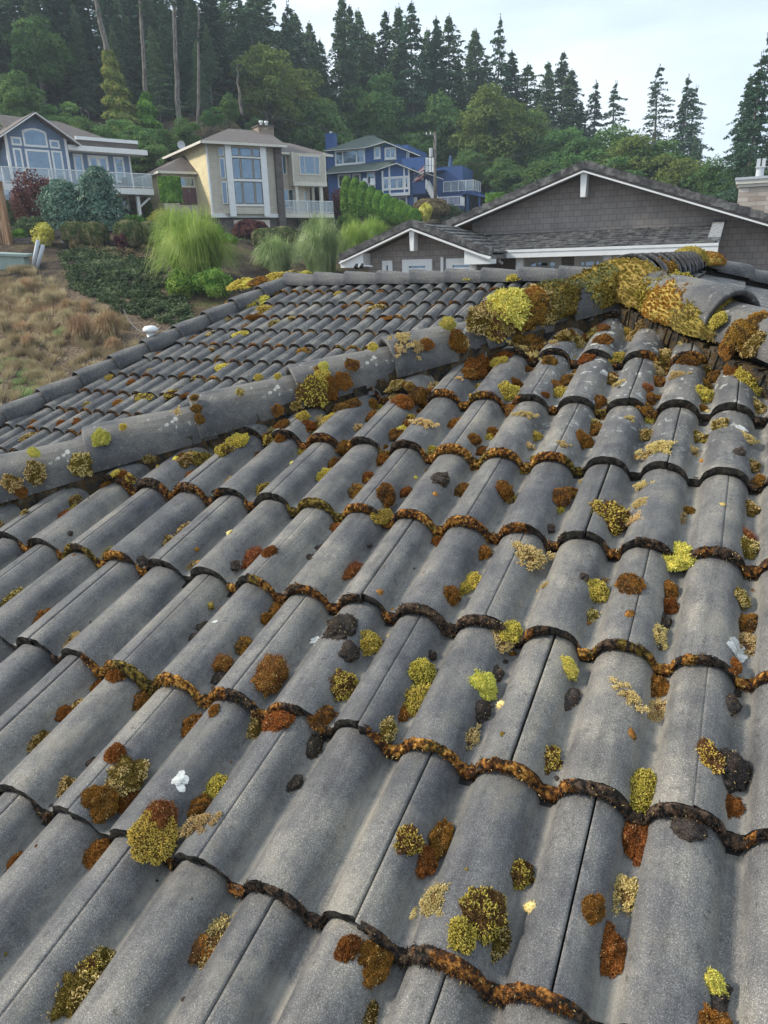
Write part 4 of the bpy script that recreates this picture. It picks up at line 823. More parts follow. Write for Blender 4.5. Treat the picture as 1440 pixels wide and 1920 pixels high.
B('weeping_conifer',128,430,90,82,'spruce','lower spreading blue-green conifer left of the taller weeping one','tree',kind='weep',n=15000,leaf=.10)
B('japanese_maple',70,425,78,88,'burg','dark burgundy japanese maple in front of the grey house','tree',kind='loose',n=6500,leaf=.09)
B('variegated_shrub',22,415,98,112,'gold','cream and yellow variegated tree-like shrub at the left edge','shrub',kind='loose',n=9000,leaf=.10)
B('shrub',40,400,60,60,'ivy','green branches under the variegated shrub at the left edge','shrub',kind='loose',n=5000,leaf=.10)
B('clipped_shrub',146,459,46,40,'box','leftmost clipped box ball in the row of tan-topped balls','shrub',kind='clip',n=5000,leaf=.055)
B('clipped_shrub',182,462,42,42,'box','clipped box ball second from left, touching the leftmost one','shrub',kind='clip',n=5000,leaf=.055)
B('clipped_shrub',244,463,46,46,'box','clipped box ball right of the pair, behind a tiny dark bush','shrub',kind='clip',n=5000,leaf=.055)
B('clipped_shrub',284,461,40,42,'box','clipped box ball half hidden by the bright grass clump','shrub',kind='clip',n=5000,leaf=.055)
B('yellow_shrub',87,461,46,36,'gold','small pale yellow variegated bush left of the box balls','shrub',kind='loose',n=3500,leaf=.06)
B('shrub',150,468,36,18,'brownm','low brownish bush with an orange top below the box balls','shrub',kind='loose',n=2200,leaf=.05)
B('shrub',230,470,26,30,'burg','tiny dark purple bush in front of a box ball','shrub',kind='loose',n=2200,leaf=.05)
B('brown_mound',252,412,60,42,'brownm','low brown-topped mounding shrub right of the weeping conifers','shrub',kind='round',n=6000,leaf=.08)
B('shrub',295,420,58,46,'green','green leafy shrub left of the clipped rectangular hedge block','shrub',kind='loose',n=6000,leaf=.08)
B('hedge_block',322,378,27,40,'hedge','tall narrow clipped rectangular hedge beside the purple door','hedge',kind='box',n=6000,leaf=.07,D=63)
B('weeping_conifer',360,425,44,56,'spruce','small dark weeping spruce in front of the entrance','tree',kind='weep',n=9000,leaf=.07)
B('yellow_shrub',308,446,52,44,'gold','bright yellow-green shrub behind the big grass clump','shrub',kind='loose',n=5000,leaf=.07)
B('conical_shrub',423,440,42,56,'spruce','blue-green cone-shaped clipped shrub under the tall windows','shrub',kind='cone',n=7000,leaf=.05)
B('shrub',400,462,44,38,'hedge','bright green rounded shrub at the foot of the cone shrub','shrub',kind='round',n=5000,leaf=.06)
B('burgundy_shrub',472,452,64,36,'burg','wide dark burgundy mound in front of the garage','shrub',kind='round',n=7000,leaf=.07)
B('clipped_shrub',500,465,46,34,'box','left of two tan-brown mounds in front of the garage','shrub',kind='clip',n=5000,leaf=.055)
B('clipped_shrub',532,464,44,36,'box','right of two tan-brown mounds, next to the garage door','shrub',kind='clip',n=5000,leaf=.055)
B('shrub',398,436,26,28,'gold','small yellow-green bush on the entrance terrace','shrub',kind='loose',n=3000,leaf=.06)
B('burgundy_shrub',645,425,48,62,'burg','dark maroon bush right of the tan house deck','shrub',kind='loose',n=6000,leaf=.09)
B('orange_shrub',632,392,56,52,'orange','orange-brown shrub above the maroon bush','shrub',kind='loose',n=6000,leaf=.10)
B('shrub',622,385,30,26,'green','green shrub between the tan and blue houses','shrub',kind='loose',n=5000,leaf=.10)
B('brown_mound',806,412,68,36,'brownm','russet mound beneath the blue house stairs','shrub',kind='round',n=6500,leaf=.10,D=82)
B('yellow_shrub',798,412,26,26,'gold','small yellow-green bush right of the long hedge foot','shrub',kind='loose',n=3500,leaf=.08,D=76)
B('orange_shrub',768,424,16,24,'orange','small orange upright bush at the low end of the long hedge','shrub',kind='round',n=2600,leaf=.07,D=74)
B('shrub',730,428,46,34,'green','dull green bush in front of the long hedge','shrub',kind='loose',n=5000,leaf=.08)
B('round_shrub',680,428,30,26,'spruce','pale grey-green ball shrub in front of the long hedge','shrub',kind='round',n=4000,leaf=.05)
B('shrub',705,425,30,24,'box','dark small bush between the ball shrub and the dull green bush','shrub',kind='loose',n=3000,leaf=.06)
B('shrub',655,440,44,34,'green','yellow-green bush left of the ball shrub','shrub',kind='loose',n=4500,leaf=.07)
B('hedge_block',930,385,30,20,'hedge','clipped green hedge top behind the neighbouring roof','hedge',kind='box',n=3000,leaf=.1,D=90)
B('shrub',60,440,60,30,'cover','low juniper at the left edge behind the timber edging','shrub',kind='loose',n=4500,leaf=.07)
B('shrub',35,452,40,20,'hedge','light green creeping plant over the timber edging','shrub',kind='loose',n=2500,leaf=.05)
B('shrub',345,560,60,50,'green','leafy lime shrub at the foot of the big grass clump','shrub',kind='loose',n=5000,leaf=.055)
B('shrub',400,560,80,50,'green','leafy green bush right beside the roof edge below the grass','shrub',kind='loose',n=6000,leaf=.055)
for i,(x,yb,w,h,mt,lb) in enumerate(((20,425,70,40,'cover','dark bush low at the far left edge'),(255,440,50,34,'hedge','green bush behind the third box ball'),(430,462,30,22,'green','low lime plant right of the cone shrub'),(560,430,40,30,'cover','dark bush below the tan house deck'),(600,440,44,30,'green','green bush under the tan house deck corner'),(840,420,60,34,'cover','dark green bush right of the russet mound'),(340,430,40,34,'green','green bush left of the small weeping spruce'))):
    B('shrub',x,yb,w,h,mt,lb,'shrub',kind='loose',n=4000,leaf=.08)
# long stepped arborvitae hedge climbing behind the tan house: a row of trees grown together
hn_=[(653,400,60),(668,403,60),(683,406,57),(698,409,52),(712,412,48),(726,414,44),(740,417,40),(753,419,37),(765,421,32),(777,422,28)]
for i,(x,yb,h) in enumerate(hn_): B('hedge_tree',x,yb,27,h,'hedge',f"arborvitae in the long sloping hedge, {ordw(i)} from its tall left end",'hedge',kind='cone',n=3600,leaf=.09,D=80-i*.7,group='arborvitae of the long sloping hedge')
# ---------------------------------------------------------------- ornamental grasses
def grass_clump(name,x,yb,w,h,mat,lab,n=900,wd=.012,group='ornamental grass clumps',D=None,upright=.5):
    p=onground(x,yb) if D is None else at(x,yb,D); s=DL(p)[0]/FPX; Wm=w*s/2; Hm=h*s; rs=np.random.default_rng(int(x+yb)); V=[];F=[]
    a=rs.uniform(0,6.28,n); out_=Wm*rs.uniform(.05,1.0,n)**.7; hh=Hm*rs.uniform(.45,1.05,n)*(1.08-.30*(out_/Wm)); b0=Wm*.5*rs.uniform(0,1,n)**1.5
    K=6
    for k in range(K+1):
        t=k/K; r_=b0+(out_-b0*.5)*t**1.7; z=hh*(np.sin(min(1,t*1.25)*math.pi/2)-(rs.uniform(.25,.8,n)*out_/Wm)*max(0,t-.45)**1.3*2.2); w_=wd*(1-t*.85)
        px=np.cos(a)*r_; py=np.sin(a)*r_; sx=-np.sin(a+.6)*w_; sy=np.cos(a+.6)*w_
        V.append(np.stack([np.stack([px-sx,py-sy,z],1),np.stack([px+sx,py+sy,z],1)],1))
    V=np.stack(V,1) # n,K+1,2,3
    idx=np.arange(n*(K+1)*2).reshape(n,K+1,2); F=np.stack([idx[:,:-1,0],idx[:,:-1,1],idx[:,1:,1],idx[:,1:,0]],-1).reshape(-1,4)
    o=mobj(name,mk_mesh(name,V.reshape(-1,3),F,FOL[mat]),None,(float(p[0]),float(p[1]),float(p[2])-.05)); return tag(o,lab,'grass clump',group)
G=grass_clump
G('grass_clump',372,536,158,138,'grass','largest bright green fountain grass left of the roof wing',3800,.016)
G('grass_clump',330,470,90,80,'grass','bright grass plume rising behind the left of the largest clump',1500,.016)
G('grass_clump',520,512,90,70,'paleg','pale green grass clump just behind the roof ridge corner',1800,.016)
G('grass_clump',603,512,105,104,'paleg','tall pale green grass clump left of the small gable',2600,.016)
G('grass_clump',668,500,84,84,'grass','yellow-green grass clump touching the small gable eave',2000,.016)
G('grass_clump',700,470,80,60,'grass','grass clump above the small gable roof',1600,.016)
G('grass_clump',206,640,66,62,'rusty','orange-pink dry grass tuft above the roof hip',1500,.012)
G('grass_clump',155,640,70,56,'rusty','reddish dried tuft left of the orange-pink one',900,.012)
G('grass_clump',128,615,50,40,'dry','tan dried tuft on the bank',600,.012)
G('grass_clump',60,575,40,28,'dry','small tan tuft below the utility box',500,.012)
G('grass_clump',216,660,40,34,'rusty','small pink tuft right at the roof edge',500,.012)
rq=random.Random(44)
for i in range(26):
    x=rq.uniform(-10,225); y=rq.uniform(535,735)
    if y>560+ (240-x)*.9: continue
    G('grass_clump',x,y,rq.uniform(26,54),rq.uniform(18,34),rq.choice(['dry','dry','rusty','paleg']),f"dry grass tuft on the tan bank, {['first','second','third','fourth','fifth','sixth','seventh','eighth','ninth','tenth','eleventh','twelfth','thirteenth','fourteenth','fifteenth','sixteenth','seventeenth','eighteenth','nineteenth','twentieth','twenty-first','twenty-second','twenty-third','twenty-fourth','twenty-fifth','twenty-sixth'][i]} of the loose tufts",420,.012,group='loose dry tufts on the bank')
# dry grass bank and juniper cover: uncountable
def scatter(name,lab,cat,mat,poly,n,h,wd,blade=True,leaf=.05,seed=1,clump=.5):
    rs=np.random.default_rng(seed); pts=[]; px=[q_[0] for q_ in poly]; py=[q_[1] for q_ in poly]
    def ins(x,y):
        c=False
        for i in range(len(poly)):
            x1,y1=poly[i];x2,y2=poly[i-1]
            if (y1>y)!=(y2>y) and x<(x2-x1)*(y-y1)/(y2-y1)+x1: c=not c
        return c
    # work on the ground itself: corners of the patch in plan
    P=[onground(*q_)[:2] for q_ in poly]; poly=[(float(a),float(b)) for a,b in P]; xs=[a for a,b in poly]; ys=[b for a,b in poly]
    while len(pts)<n:
        x=rs.uniform(min(xs),max(xs)); y=rs.uniform(min(ys),max(ys))
        if ins(x,y) and mn.noise(Vector((x*1.9,y*1.9,seed)))+.6*mn.noise(Vector((x*.6,y*.6,seed+3)))>clump*.5-.35+.25*rs.random(): pts.append((x,y))
    A=np.array(pts); D=A@FW; Lt=A@RT; z=ground_z(D,Lt); z=z+.22*np.array([mn.fractal(Vector((a*.25,b*.25,0)),1,2,3) for a,b in zip(Lt,D)])*np.clip((D-20)/20,0,1)
    if blade:
        a=rs.uniform(0,6.28,n); l_=h*rs.uniform(.4,1.2,n); lean=rs.uniform(.1,1.2,n)*l_; ww=wd
        B_=np.stack([A[:,0],A[:,1],z-.03],1); T_=B_+np.stack([np.cos(a)*lean,np.sin(a)*lean,l_],1); S_=np.stack([-np.sin(a)*ww,np.cos(a)*ww,0*a],1)
        V=np.stack([B_-S_,B_+S_,T_],1).reshape(-1,3); F=np.arange(n*3).reshape(n,3)
    else:
        m_=n; hz=h*np.array([.35+.65*max(0,mn.noise(Vector((p[0]*1.3,p[1]*1.3,9))))*1.5 for p in A])
        C=np.stack([A[:,0],A[:,1],z+hz*rs.uniform(.2,1,m_)],1)+rs.normal(0,.08,(m_,3)); V,F=quads(C,leaf,rs,np.tile([0,0,1.],(m_,1)))
    o=mobj(name,mk_mesh(name,V,F,FOL[mat])); tag(o,lab,cat,kind='stuff')
scatter('dry_grass','dry straw-coloured grass covering the bank beside the roof','grass','dry',[(-60,520),(60,505),(130,560),(235,600),(260,660),(100,735),(-60,800)],46000,.34,.015,seed=2,clump=.75)
scatter('dead_brush','reddish dead weeds mixed into the bank','weeds','rusty',[(-20,520),(120,560),(180,610),(200,650),(60,640),(-20,600)],3500,.35,.016,seed=5,clump=.15)
scatter('weed_patch','grey-green weeds at the foot of the bank','weeds','paleg',[(-60,690),(60,680),(90,735),(-60,800)],12000,.2,.016,seed=6)
scatter('juniper_cover','dark green juniper groundcover over the mulch bank','groundcover','cover',[(110,478),(190,470),(300,498),(345,560),(370,620),(240,600),(135,545)],42000,.30,.0,False,.075,seed=3,clump=.35)
scatter('twigs','brown dead heather twigs on the mulch','weeds','brownm',[(150,468),(235,468),(290,490),(200,492)],9000,.25,.0,False,.06,seed=4)
scatter('green_ground','low green planting between the shrubs','groundcover','cover',[(-40,420),(620,400),(700,450),(560,470),(430,455),(-40,445)],30000,.25,.0,False,.09,seed=8,clump=.2)
# ================================================================ neighbouring houses
M['taupe']=siding('taupe_shingles',(.30,.262,.232),.19,.62,brick=.26,c2=(.84,.85,.88))
M['greyblue']=siding('slate_blue_siding',(.17,.235,.34),.2,.65)
M['tan']=siding('tan_siding',(.56,.51,.42),.2,.75)
M['sunlit_tan']=siding('sunlit_tan_siding',(.70,.60,.36),.2,.75)  # tan siding with warm sunlight painted in, for the left-facing walls
M['navy']=siding('navy_siding',(.055,.125,.31),.2,.7)
M['stone']=siding('stone_veneer',(.36,.29,.23),.16,.35,brick=.42,c2=(.60,.55,.52))
M['stone_dark']=siding('dark_stone',(.15,.125,.115),.18,.4,brick=.4,c2=(.7,.7,.7))
M['stone_pale']=siding('pale_ledgestone',(.56,.50,.44),.15,.45,brick=.55,c2=(.62,.57,.52))
M['shingle']=siding('brown_grey_shingles',(.155,.130,.115),.3,.75,brick=.5,c2=(.82,.82,.82))
M['shingle_g']=siding('green_grey_shingles',(.105,.135,.115),.3,.75,brick=.5,c2=(.85,.85,.85))
M['darktile']=noisemat('flat_dark_tile',[(.035,.035,.037),(.075,.073,.072),(.17,.165,.155)],scale=4,detail=8,rough=.6,bump=.5,bscale=30,bdist=.01)
M['cream']=paint('cream_trim',(.70,.66,.56)); M['gutter']=paint('brown_gutter',(.12,.10,.09)); M['navyp']=paint('navy_paint',(.045,.10,.25))
M['purple']=paint('purple_brown_door',(.13,.06,.065)); M['garage']=paint('tan_garage',(.42,.36,.27)); M['black']=paint('black_gap',(.012,.012,.012))
M['blueumb']=paint('umbrella_cloth',(.06,.12,.22),.9); M['metal']=paint('galvanised',(.55,.57,.58),.35); M['wood']=noisemat('weathered_post',[(.13,.07,.035),(.26,.15,.08),(.36,.25,.16)],scale=3,stretch=(4,4,.4),rough=.9)
M['elec']=paint('pale_green_box',(.30,.38,.34),.6); M['pvc']=paint('grey_pvc',(.50,.53,.56),.5); M['curtain']=paint('curtain',(.62,.62,.60),.9)
class House:
    def __init__(s,name,ref,D,vp,label,cat='house',group=None):
        o=at(ref[0],ref[1],D); d=ray(*vp); d[2]=0; d/=np.linalg.norm(d); 
        if d@np.array([RT[0],RT[1],0])<0: d=-d
        s.A=d; s.B=np.array([-d[1],d[0],0]);
        if s.B@np.array([FW[0],FW[1],0])<0: s.B=-s.B
        s.o=o; s.root=bpy.data.objects.new(name,None); link(s.root)
        s.root.matrix_world=Matrix(((d[0],s.B[0],0,o[0]),(d[1],s.B[1],0,o[1]),(0,0,1,o[2]),(0,0,0,1))); tag(s.root,label,cat,group)
        s.root.empty_display_size=.5
    def p(s,x,y,b=0.):
        """image point -> (along, up) on the facade plane standing b metres behind the reference plane"""
        r=ray(x,y); t=((s.o+s.B*b)@s.B)/(r@s.B); q=r*t-s.o; return float(q@s.A),float(q[2])
    def v(s,x,y,b=0.): a,z=s.p(x,y,b); return (a,b,z)
    def rect(s,x0,y0,x1,y1,b=0.):
        a0,z1=s.p(x0,y0,b); a1,z0=s.p(x1,y1,b); return a0,a1,z0,z1
    def box(s,mb,x0,y0,x1,y1,b,dep,m=0):
        a0,a1,z0,z1=s.rect(x0,y0,x1,y1,b); mb.box(a0,a1,b,b+dep,z0,z1,m); return mb
    def part(s,mb,name,mats,parent=None,label=None):
        o=mb.build(name,mats,parent or s.root)
        if label: o['label']=label
        return o
    def window(s,x0,y0,x1,y1,b=0.,cols=(),rowz=(),fw=.10,frame='white',glass='glass',pr=.05,name='window',bar=.06,sill=False):
        a0,a1,z0,z1=s.rect(x0,y0,x1,y1,b); s.win(a0,a1,z0,z1,b,cols,rowz,fw,frame,glass,pr,name,bar,sill)
    def win(s,a0,a1,z0,z1,b=0.,cols=(),rowz=(),fw=.10,frame='white',glass='glass',pr=.05,name='window',bar=.06,sill=False):
        mb=MB(); f=b-pr; k=b+.02
        mb.box(a0,a0+fw,f,k,z0,z1); mb.box(a1-fw,a1,f,k,z0,z1); mb.box(a0+fw,a1-fw,f,k,z1-fw,z1); mb.box(a0+fw,a1-fw,f,k,z0,z0+fw)
        for c in cols: x=a0+(a1-a0)*c; mb.box(x-bar/2,x+bar/2,f+.012,k,z0+fw,z1-fw)
        for c in rowz: z=z1-(z1-z0)*c; mb.box(a0+fw,a1-fw,f+.016,k,z-bar/2,z+bar/2)
        if sill: mb.box(a0-.06,a1+.06,f-.05,k,z0-.08,z0)
        w=s.part(mb,name,[M[frame]]); g=MB().box(a0+fw*.6,a1-fw*.6,b-.018,b+.0,z0+fw*.6,z1-fw*.6); s.part(g,'pane',[M[glass]],w)
    def rail(s,pts,h,every=1.5,glass=True,mat='white',name='deck_railing',bars=False,gm='rail_glass'):
        mb=MB(); gl=MB()
        for p,q in zip(pts,pts[1:]):
            p=Vector(p);q=Vector(q); L_=(q-p).length; n=max(1,round(L_/every)); up=Vector((0,0,1))
            mb.bar(p+up*h,q+up*h,.07,.06); mb.bar(p+up*.10,q+up*.10,.05,.05)
            for i in range(n+1): c=p.lerp(q,i/n); mb.bar(c,c+up*h,.07)
            if bars:
                for i in range(int(L_/.16)): c=p.lerp(q,(i+.5)*.16/L_); mb.bar(c+up*.1,c+up*h,.03)
            elif glass:
                dd=(q-p).normalized(); nn=dd.cross(up)*.008
                gl.slab([p+up*.14,q+up*.14,q+up*(h-.03),p+up*(h-.03)],.012,0,tuple(dd.cross(up)))
        r=s.part(mb,name,[M[mat]])
        if glass and not bars: s.part(gl,'glass_panel',[M[gm]],r)
# ---------------------------------------------------------------- taupe shingle house right behind the roof
T=House('taupe_house',(1102,313),27.0,(-2351,582),'dark taupe shingled house with wide white-trimmed gable right behind our roof')
a0,zl=T.p(842,430); aP,zP=T.p(1102,318); slope=(zP-zl)/(aP-a0); aR=aP+(aP-a0)+4.5; zR=zl
gw=MB(); zb=-5.2-T.o[2]
ov=.6
wl=a0+.9; gw.slab([(wl,0,zb),(aR-.9,0,zb),(aR-.9,0,zP-(aR-.9-aP)*slope-.1),(aP,0,zP-.1),(wl,0,zP-(aP-wl)*slope-.1)],11,0,(0,1,0)); T.part(gw,'wall',[M['taupe']])
rf=MB()
for sgn in (-1,1):
    e=(a0 if sgn<0 else aR); rf.slab([(aP,-.55,zP+.02),(e,-.55,zP-abs(e-aP)*slope+.02),(e,11.5,zP-abs(e-aP)*slope+.02),(aP,11.5,zP+.02)],.16)
    n=int(abs(e-aP)/.36); rr=random.Random(3+sgn)
    for i in range(n): # overlapping rake tiles
        u0=i/n*abs(e-aP);u1=(i+1.06)/n*abs(e-aP); z0=zP-u0*slope+.17; z1=zP-u1*slope+.21; rf.bar((aP+sgn*u0,-.52,z0-.07),(aP+sgn*u1,-.52,z1-.07),.24,.22,1)
rf.bar((aP,-.6,zP+.14),(aP,11.5,zP+.14),.26,.14,1)
nrow=int(abs(aR-aP)/.34)
for sgn in (-1,1):
    for i in range(nrow): u=i*.34; rf.bar((aP+sgn*u,-.4,zP-u*slope+.06),(aP+sgn*u,11.5,zP-u*slope+.06),.3,.05,1)
T.part(rf,'roof',[M['gutter'],M['darktile']])
tr=MB()
for sgn in (-1,1):
    e=a0 if sgn<0 else aR; tr.bar((aP,-.62,zP-.11),(e,-.62,zP-abs(e-aP)*slope-.11),.05,.26,0,(0,1,0))
tr.slab([(aP-.11,-.62,zP-.12),(aP+.11,-.62,zP-.12),(aP+.08,-.62,zP-.88),(aP-.08,-.62,zP-.88)],.45,0,(0,1,0))
T.part(tr,'gable_trim',[M['white']])
T.part(MB().box(*[T.p(1352-60,0)[0]+0,T.p(1352-60,0)[0]+.01,-.01,-.005,0,.01]),'vent_cover',[M['gutter']]) if False else None
# porch roof along the wall and its gutter
bF=-2.6
g0=T.v(905,478,bF); g1=T.v(1340,463,bF); zg=(g0[2]+g1[2])/2; zt=T.p(1340,424,0)[1]; ax0=T.p(800,460,bF)[0]; ax1=g1[0]
pr=MB(); pr.slab([(ax0,bF,zg+.10),(ax1,bF,zg+.10),(ax1,0,zt),(ax0,0,zt)],.14)
nr=8
for i in range(nr):
    t=i/nr; rr=random.Random(i); b_=bF+(0-bF)*t; z_=zg+.12+(zt-zg-.10)*t; x=ax0
    while x<ax1-.02:
        w_=.33; rr2=rr.uniform(-.012,.012); zq=z_+rr2; pr.slab([(x,b_-.04,zq+.05),(min(x+w_-.008,ax1),b_-.04,zq+.05),(min(x+w_-.008,ax1),b_-bF/nr+.02,zq+.05+(zt-zg-.10)/nr-.03),(x,b_-bF/nr+.02,zq+.05+(zt-zg-.10)/nr-.03)],.045,1); x+=w_
for i in range(nr):
    t=i/nr; b_=bF+(0-bF)*t; z_=zg+.15+(zt-zg-.10)*t; pr.bar((ax1-.04,b_-.03,z_+.08),(ax1-.04,b_+.4,z_+.08+.11),.34,.10,2)
T.part(pr,'porch_roof',[M['gutter'],M['darktile'],noisemat('pale_end_tiles',[(.14,.14,.14),(.30,.30,.29)],scale=9)])
gu=MB(); gu.box(ax0+1,ax1+.1,bF-.14,bF,zg-.13,zg+.10); gu.box(ax0+1,ax1+.1,bF-.16,bF-.12,zg+.04,zg+.12); gu.slab([(ax1+.02,bF,zg-.1),(ax1+.02,bF,zg+.1),(ax1+.02,0,zt-.02),(ax1+.02,0,zt-.2)],.05,0,(1,0,0))
T.part(gu,'gutter',[M['white']])
T.part(MB().tube([T.v(936,474,bF-.1),T.v(936,490,bF-.1),T.v(942,494,bF)],.05,8),'downpipe',[M['white']])
pw=MB()
for x in (975,1140,1180): a_,z_=T.p(x,480,bF+.2); pw.box(a_-.12,a_+.12,bF+.15,bF+.35,zb,zg-.1)
T.part(pw,'porch_post',[M['white']])
for x0,x1,y0 in ((985,1050,481),(1078,1132,479),(1150,1200,478)):
    T.window(x0,y0,x1,560,-.6,cols=(.33,.66),rowz=(.25,),fw=.22,pr=.08)
iw=MB(); iw.box(ax0+.6,ax1-.3,-.6,-.05,zb,zg+.1); T.part(iw,'wall',[M['taupe']])
# small front gable
bg2=-4.4
sL=T.v(645,489,bg2); sP=T.v(773,424,bg2); sR=T.v(921,478,bg2); half=max(sP[0]-sL[0],sR[0]-sP[0]); sl2=(sP[2]-(sL[2]+sR[2])/2)/half
P_=(sP[0],bg2,sP[2]); zE=sP[2]-half*sl2
sg=MB(); w2=half-.75
sg.slab([(P_[0]-w2,bg2+.5,zb),(P_[0]+w2,bg2+.5,zb),(P_[0]+w2,bg2+.5,sP[2]-w2*sl2-.12),(P_[0],bg2+.5,sP[2]-.12),(P_[0]-w2,bg2+.5,sP[2]-w2*sl2-.12)],4,0,(0,1,0)); T.part(sg,'gable_wall',[M['taupe']])
sr=MB(); rr=random.Random(8)
for sgn in (-1,1):
    e=P_[0]+sgn*half; sr.slab([(P_[0],bg2,sP[2]+.02),(e,bg2,zE+.02),(e,-.1,zE+.02),(P_[0],-.1,sP[2]+.02)],.12)
    n=8
    for i in range(n):
        u0=i/n*half;u1=(i+1.08)/n*half
        sr.bar((P_[0]+sgn*u0,bg2+.02,sP[2]-u0*sl2+.09),(P_[0]+sgn*u1,bg2+.02,sP[2]-u1*sl2+.12),.22,.2,1)
        for j in range(12): # individual flat tiles
            y0=bg2+.2+j*.34; zz=rr.uniform(-.008,.008)
            sr.slab([(P_[0]+sgn*u0,y0,sP[2]-u0*sl2+.10+zz),(P_[0]+sgn*u1,y0,sP[2]-u1*sl2+.14+zz),(P_[0]+sgn*u1,y0+.325,sP[2]-u1*sl2+.14+zz),(P_[0]+sgn*u0,y0+.325,sP[2]-u0*sl2+.10+zz)],.05,1)
T.part(sr,'gable_roof',[M['gutter'],M['darktile']])
st=MB()
for sgn in (-1,1):
    e=P_[0]+sgn*half; st.bar((P_[0],bg2-.06,sP[2]-.09),(e,bg2-.06,zE-.09),.05,.20,0,(0,1,0))
    st.slab([(e,bg2-.05,zE-.02),(e-sgn*.85,bg2-.05,zE+.85*sl2-.12),(e-sgn*.85,bg2-.05,zE-.24),(e,bg2-.05,zE-.24)],.6,0,(0,1,0))
st.slab([(P_[0]-.09,bg2-.07,sP[2]-.14),(P_[0]+.09,bg2-.07,sP[2]-.14),(P_[0]+.06,bg2-.07,sP[2]-.74),(P_[0]-.06,bg2-.07,sP[2]-.74)],.35,0,(0,1,0))
T.part(st,'gable_trim',[M['white']])
T.window(756,487,812,545,bg2+.5,cols=(.2,.8),rowz=(.3,),fw=.2,pr=.1,bar=.05); T.window(838,485,893,545,bg2+.5,cols=(.2,.8),rowz=(.3,),fw=.2,pr=.1,bar=.05); T.window(718,489,738,540,bg2+.5,fw=.15,pr=.08)
T.part(T.box(MB(),826,482,831,540,bg2+.38,.12),'corner_board',[M['white']])
# roof vent pipe and a flood light
T.part(MB().tube([T.v(941,378,2),T.v(941,371,2)],.10,10),'roof_vent',[M['white']])
fl=House('flood_light',(675,497),27*.84,(-2351,582),'small twin-head black flood light under the small gable eave','lamp')
fb=MB(); fb.tube([(0,0,0),(.25,.3,-.05)],.02,6); fl.part(fb,'arm',[M['white']]); 
for dx in (-.09,.09):
    h_=MB(); h_.tube([(dx,-.02,.03),(dx,-.10,-.07)],[.035,.065],8); fl.part(h_,'lamp_head',[M['black']])
# stone chimney, part of the far side of that house
CH=MB(); a_,z_=T.p(1380,340,3); a2,_=T.p(1470,340,3); zc=T.p(1380,352,3)[1]; CH.box(a_+.12,a2,3,4.6,zc-4,zc)
ch=T.part(CH,'chimney',[M['stone_pale']]); cc=MB(); ctop=T.p(1380,335,3)[1]; cc.box(a_,a2+.15,2.88,4.75,zc+.10,ctop-.06); cc.box(a_+.07,a2+.05,2.95,4.68,zc,zc+.1); cc.box(a_-.03,a2+.18,2.84,4.8,ctop-.06,ctop+.02,1); T.part(cc,'chimney_cap',[M['cream'],M['pvc']],ch)
fp=MB(); ac=T.p(1424,330,3.6)[0]; z0=ctop; zt_=T.p(1424,298,3.6)[1]; fp.tube([(ac,3.6,z0),(ac,3.6,z0+.06)],[.2,.15],12); fp.tube([(ac,3.6,z0+.06),(ac,3.6,z0+(zt_-z0)*.6)],.13,12)
fp.box(ac-.16,ac+.16,3.45,3.75,z0+(zt_-z0)*.55,z0+(zt_-z0)*.6); fp.box(ac-.14,ac-.02,3.5,3.7,z0+(zt_-z0)*.6,zt_); fp.box(ac+.03,ac+.14,3.5,3.7,z0+(zt_-z0)*.6,zt_); T.part(fp,'flue_pipe',[M['metal']],ch)
# ---------------------------------------------------------------- slate-blue house at the left edge
Hs=House('slate_blue_house',(60,300),62.0,(2400,437),'slate-blue house with arched window in a white-trimmed gable above a white deck')
P=lambda x,y,b=0: Hs.p(x,y,b)
ap=P(60,216); wl=P(3,262)[0]; wr=P(124,270)[0]; wl2=P(12,300)[0]; wl=(wl+wl2)/2; zbase=-3.6; slo=(ap[1]-P(136,270)[1])/(P(136,270)[0]-ap[0])
wr=P(131,320)[0]; wl=ap[0]-(wr-ap[0])*.98
w=MB(); w.slab([(wl,0,zbase-3),(wr,0,zbase-3),(wr,0,ap[1]-(wr-ap[0])*slo),(ap[0],0,ap[1]-.05),(wl,0,ap[1]-(ap[0]-wl)*slo)],9,0,(0,1,0)); Hs.part(w,'wall',[M['greyblue']])
r=MB(); 
for sg_ in (-1,1):
    e=(wr-ap[0])+.8; r.slab([(ap[0],-.7,ap[1]+.16),(ap[0]+sg_*e,-.7,ap[1]+.16-e*slo),(ap[0]+sg_*e,9.4,ap[1]+.16-e*slo),(ap[0],9.4,ap[1]+.16)],.18)
zev=P(200,286,2)[1]; r2b=3.0
# hipped roof of the right part
aE=P(256,290,1.2)[0]; r.slab([(wr-3,.6,zev+.1),(aE+.3,.6,zev+.1),(aE-4.5,5.5,zev+2.6),(wr-3.5,5.5,zev+2.75)],.15); r.slab([(aE+.3,.6,zev+.1),(aE+.3,10,zev+.1),(aE-4.5,6.5,zev+2.6),(aE-4.5,5.5,zev+2.6)],.15)
r.slab([(wl-6,1.5,ap[1]-2.2),(ap[0],1.5,ap[1]-2.2),(ap[0],6,ap[1]+.0),(wl-6,6,ap[1]+.0)],.15)
Hs.part(r,'roof',[M['shingle']])
t=MB()
for sg_ in (-1,1):
    e=(wr-ap[0])+.85; t.bar((ap[0],-.75,ap[1]+.04),(ap[0]+sg_*e,-.75,ap[1]+.04-e*slo),.06,.34,0,(0,1,0))
for x in (wl,wr): t.box(x-.12,x+.08,-.03,.1,zbase,ap[1]-(wr-ap[0])*slo+.05)
Hs.part(t,'gable_trim',[M['white']])
def aw(x0,y0,x1,y1,**k): Hs.window(x0,y0,x1,y1,0,**k)
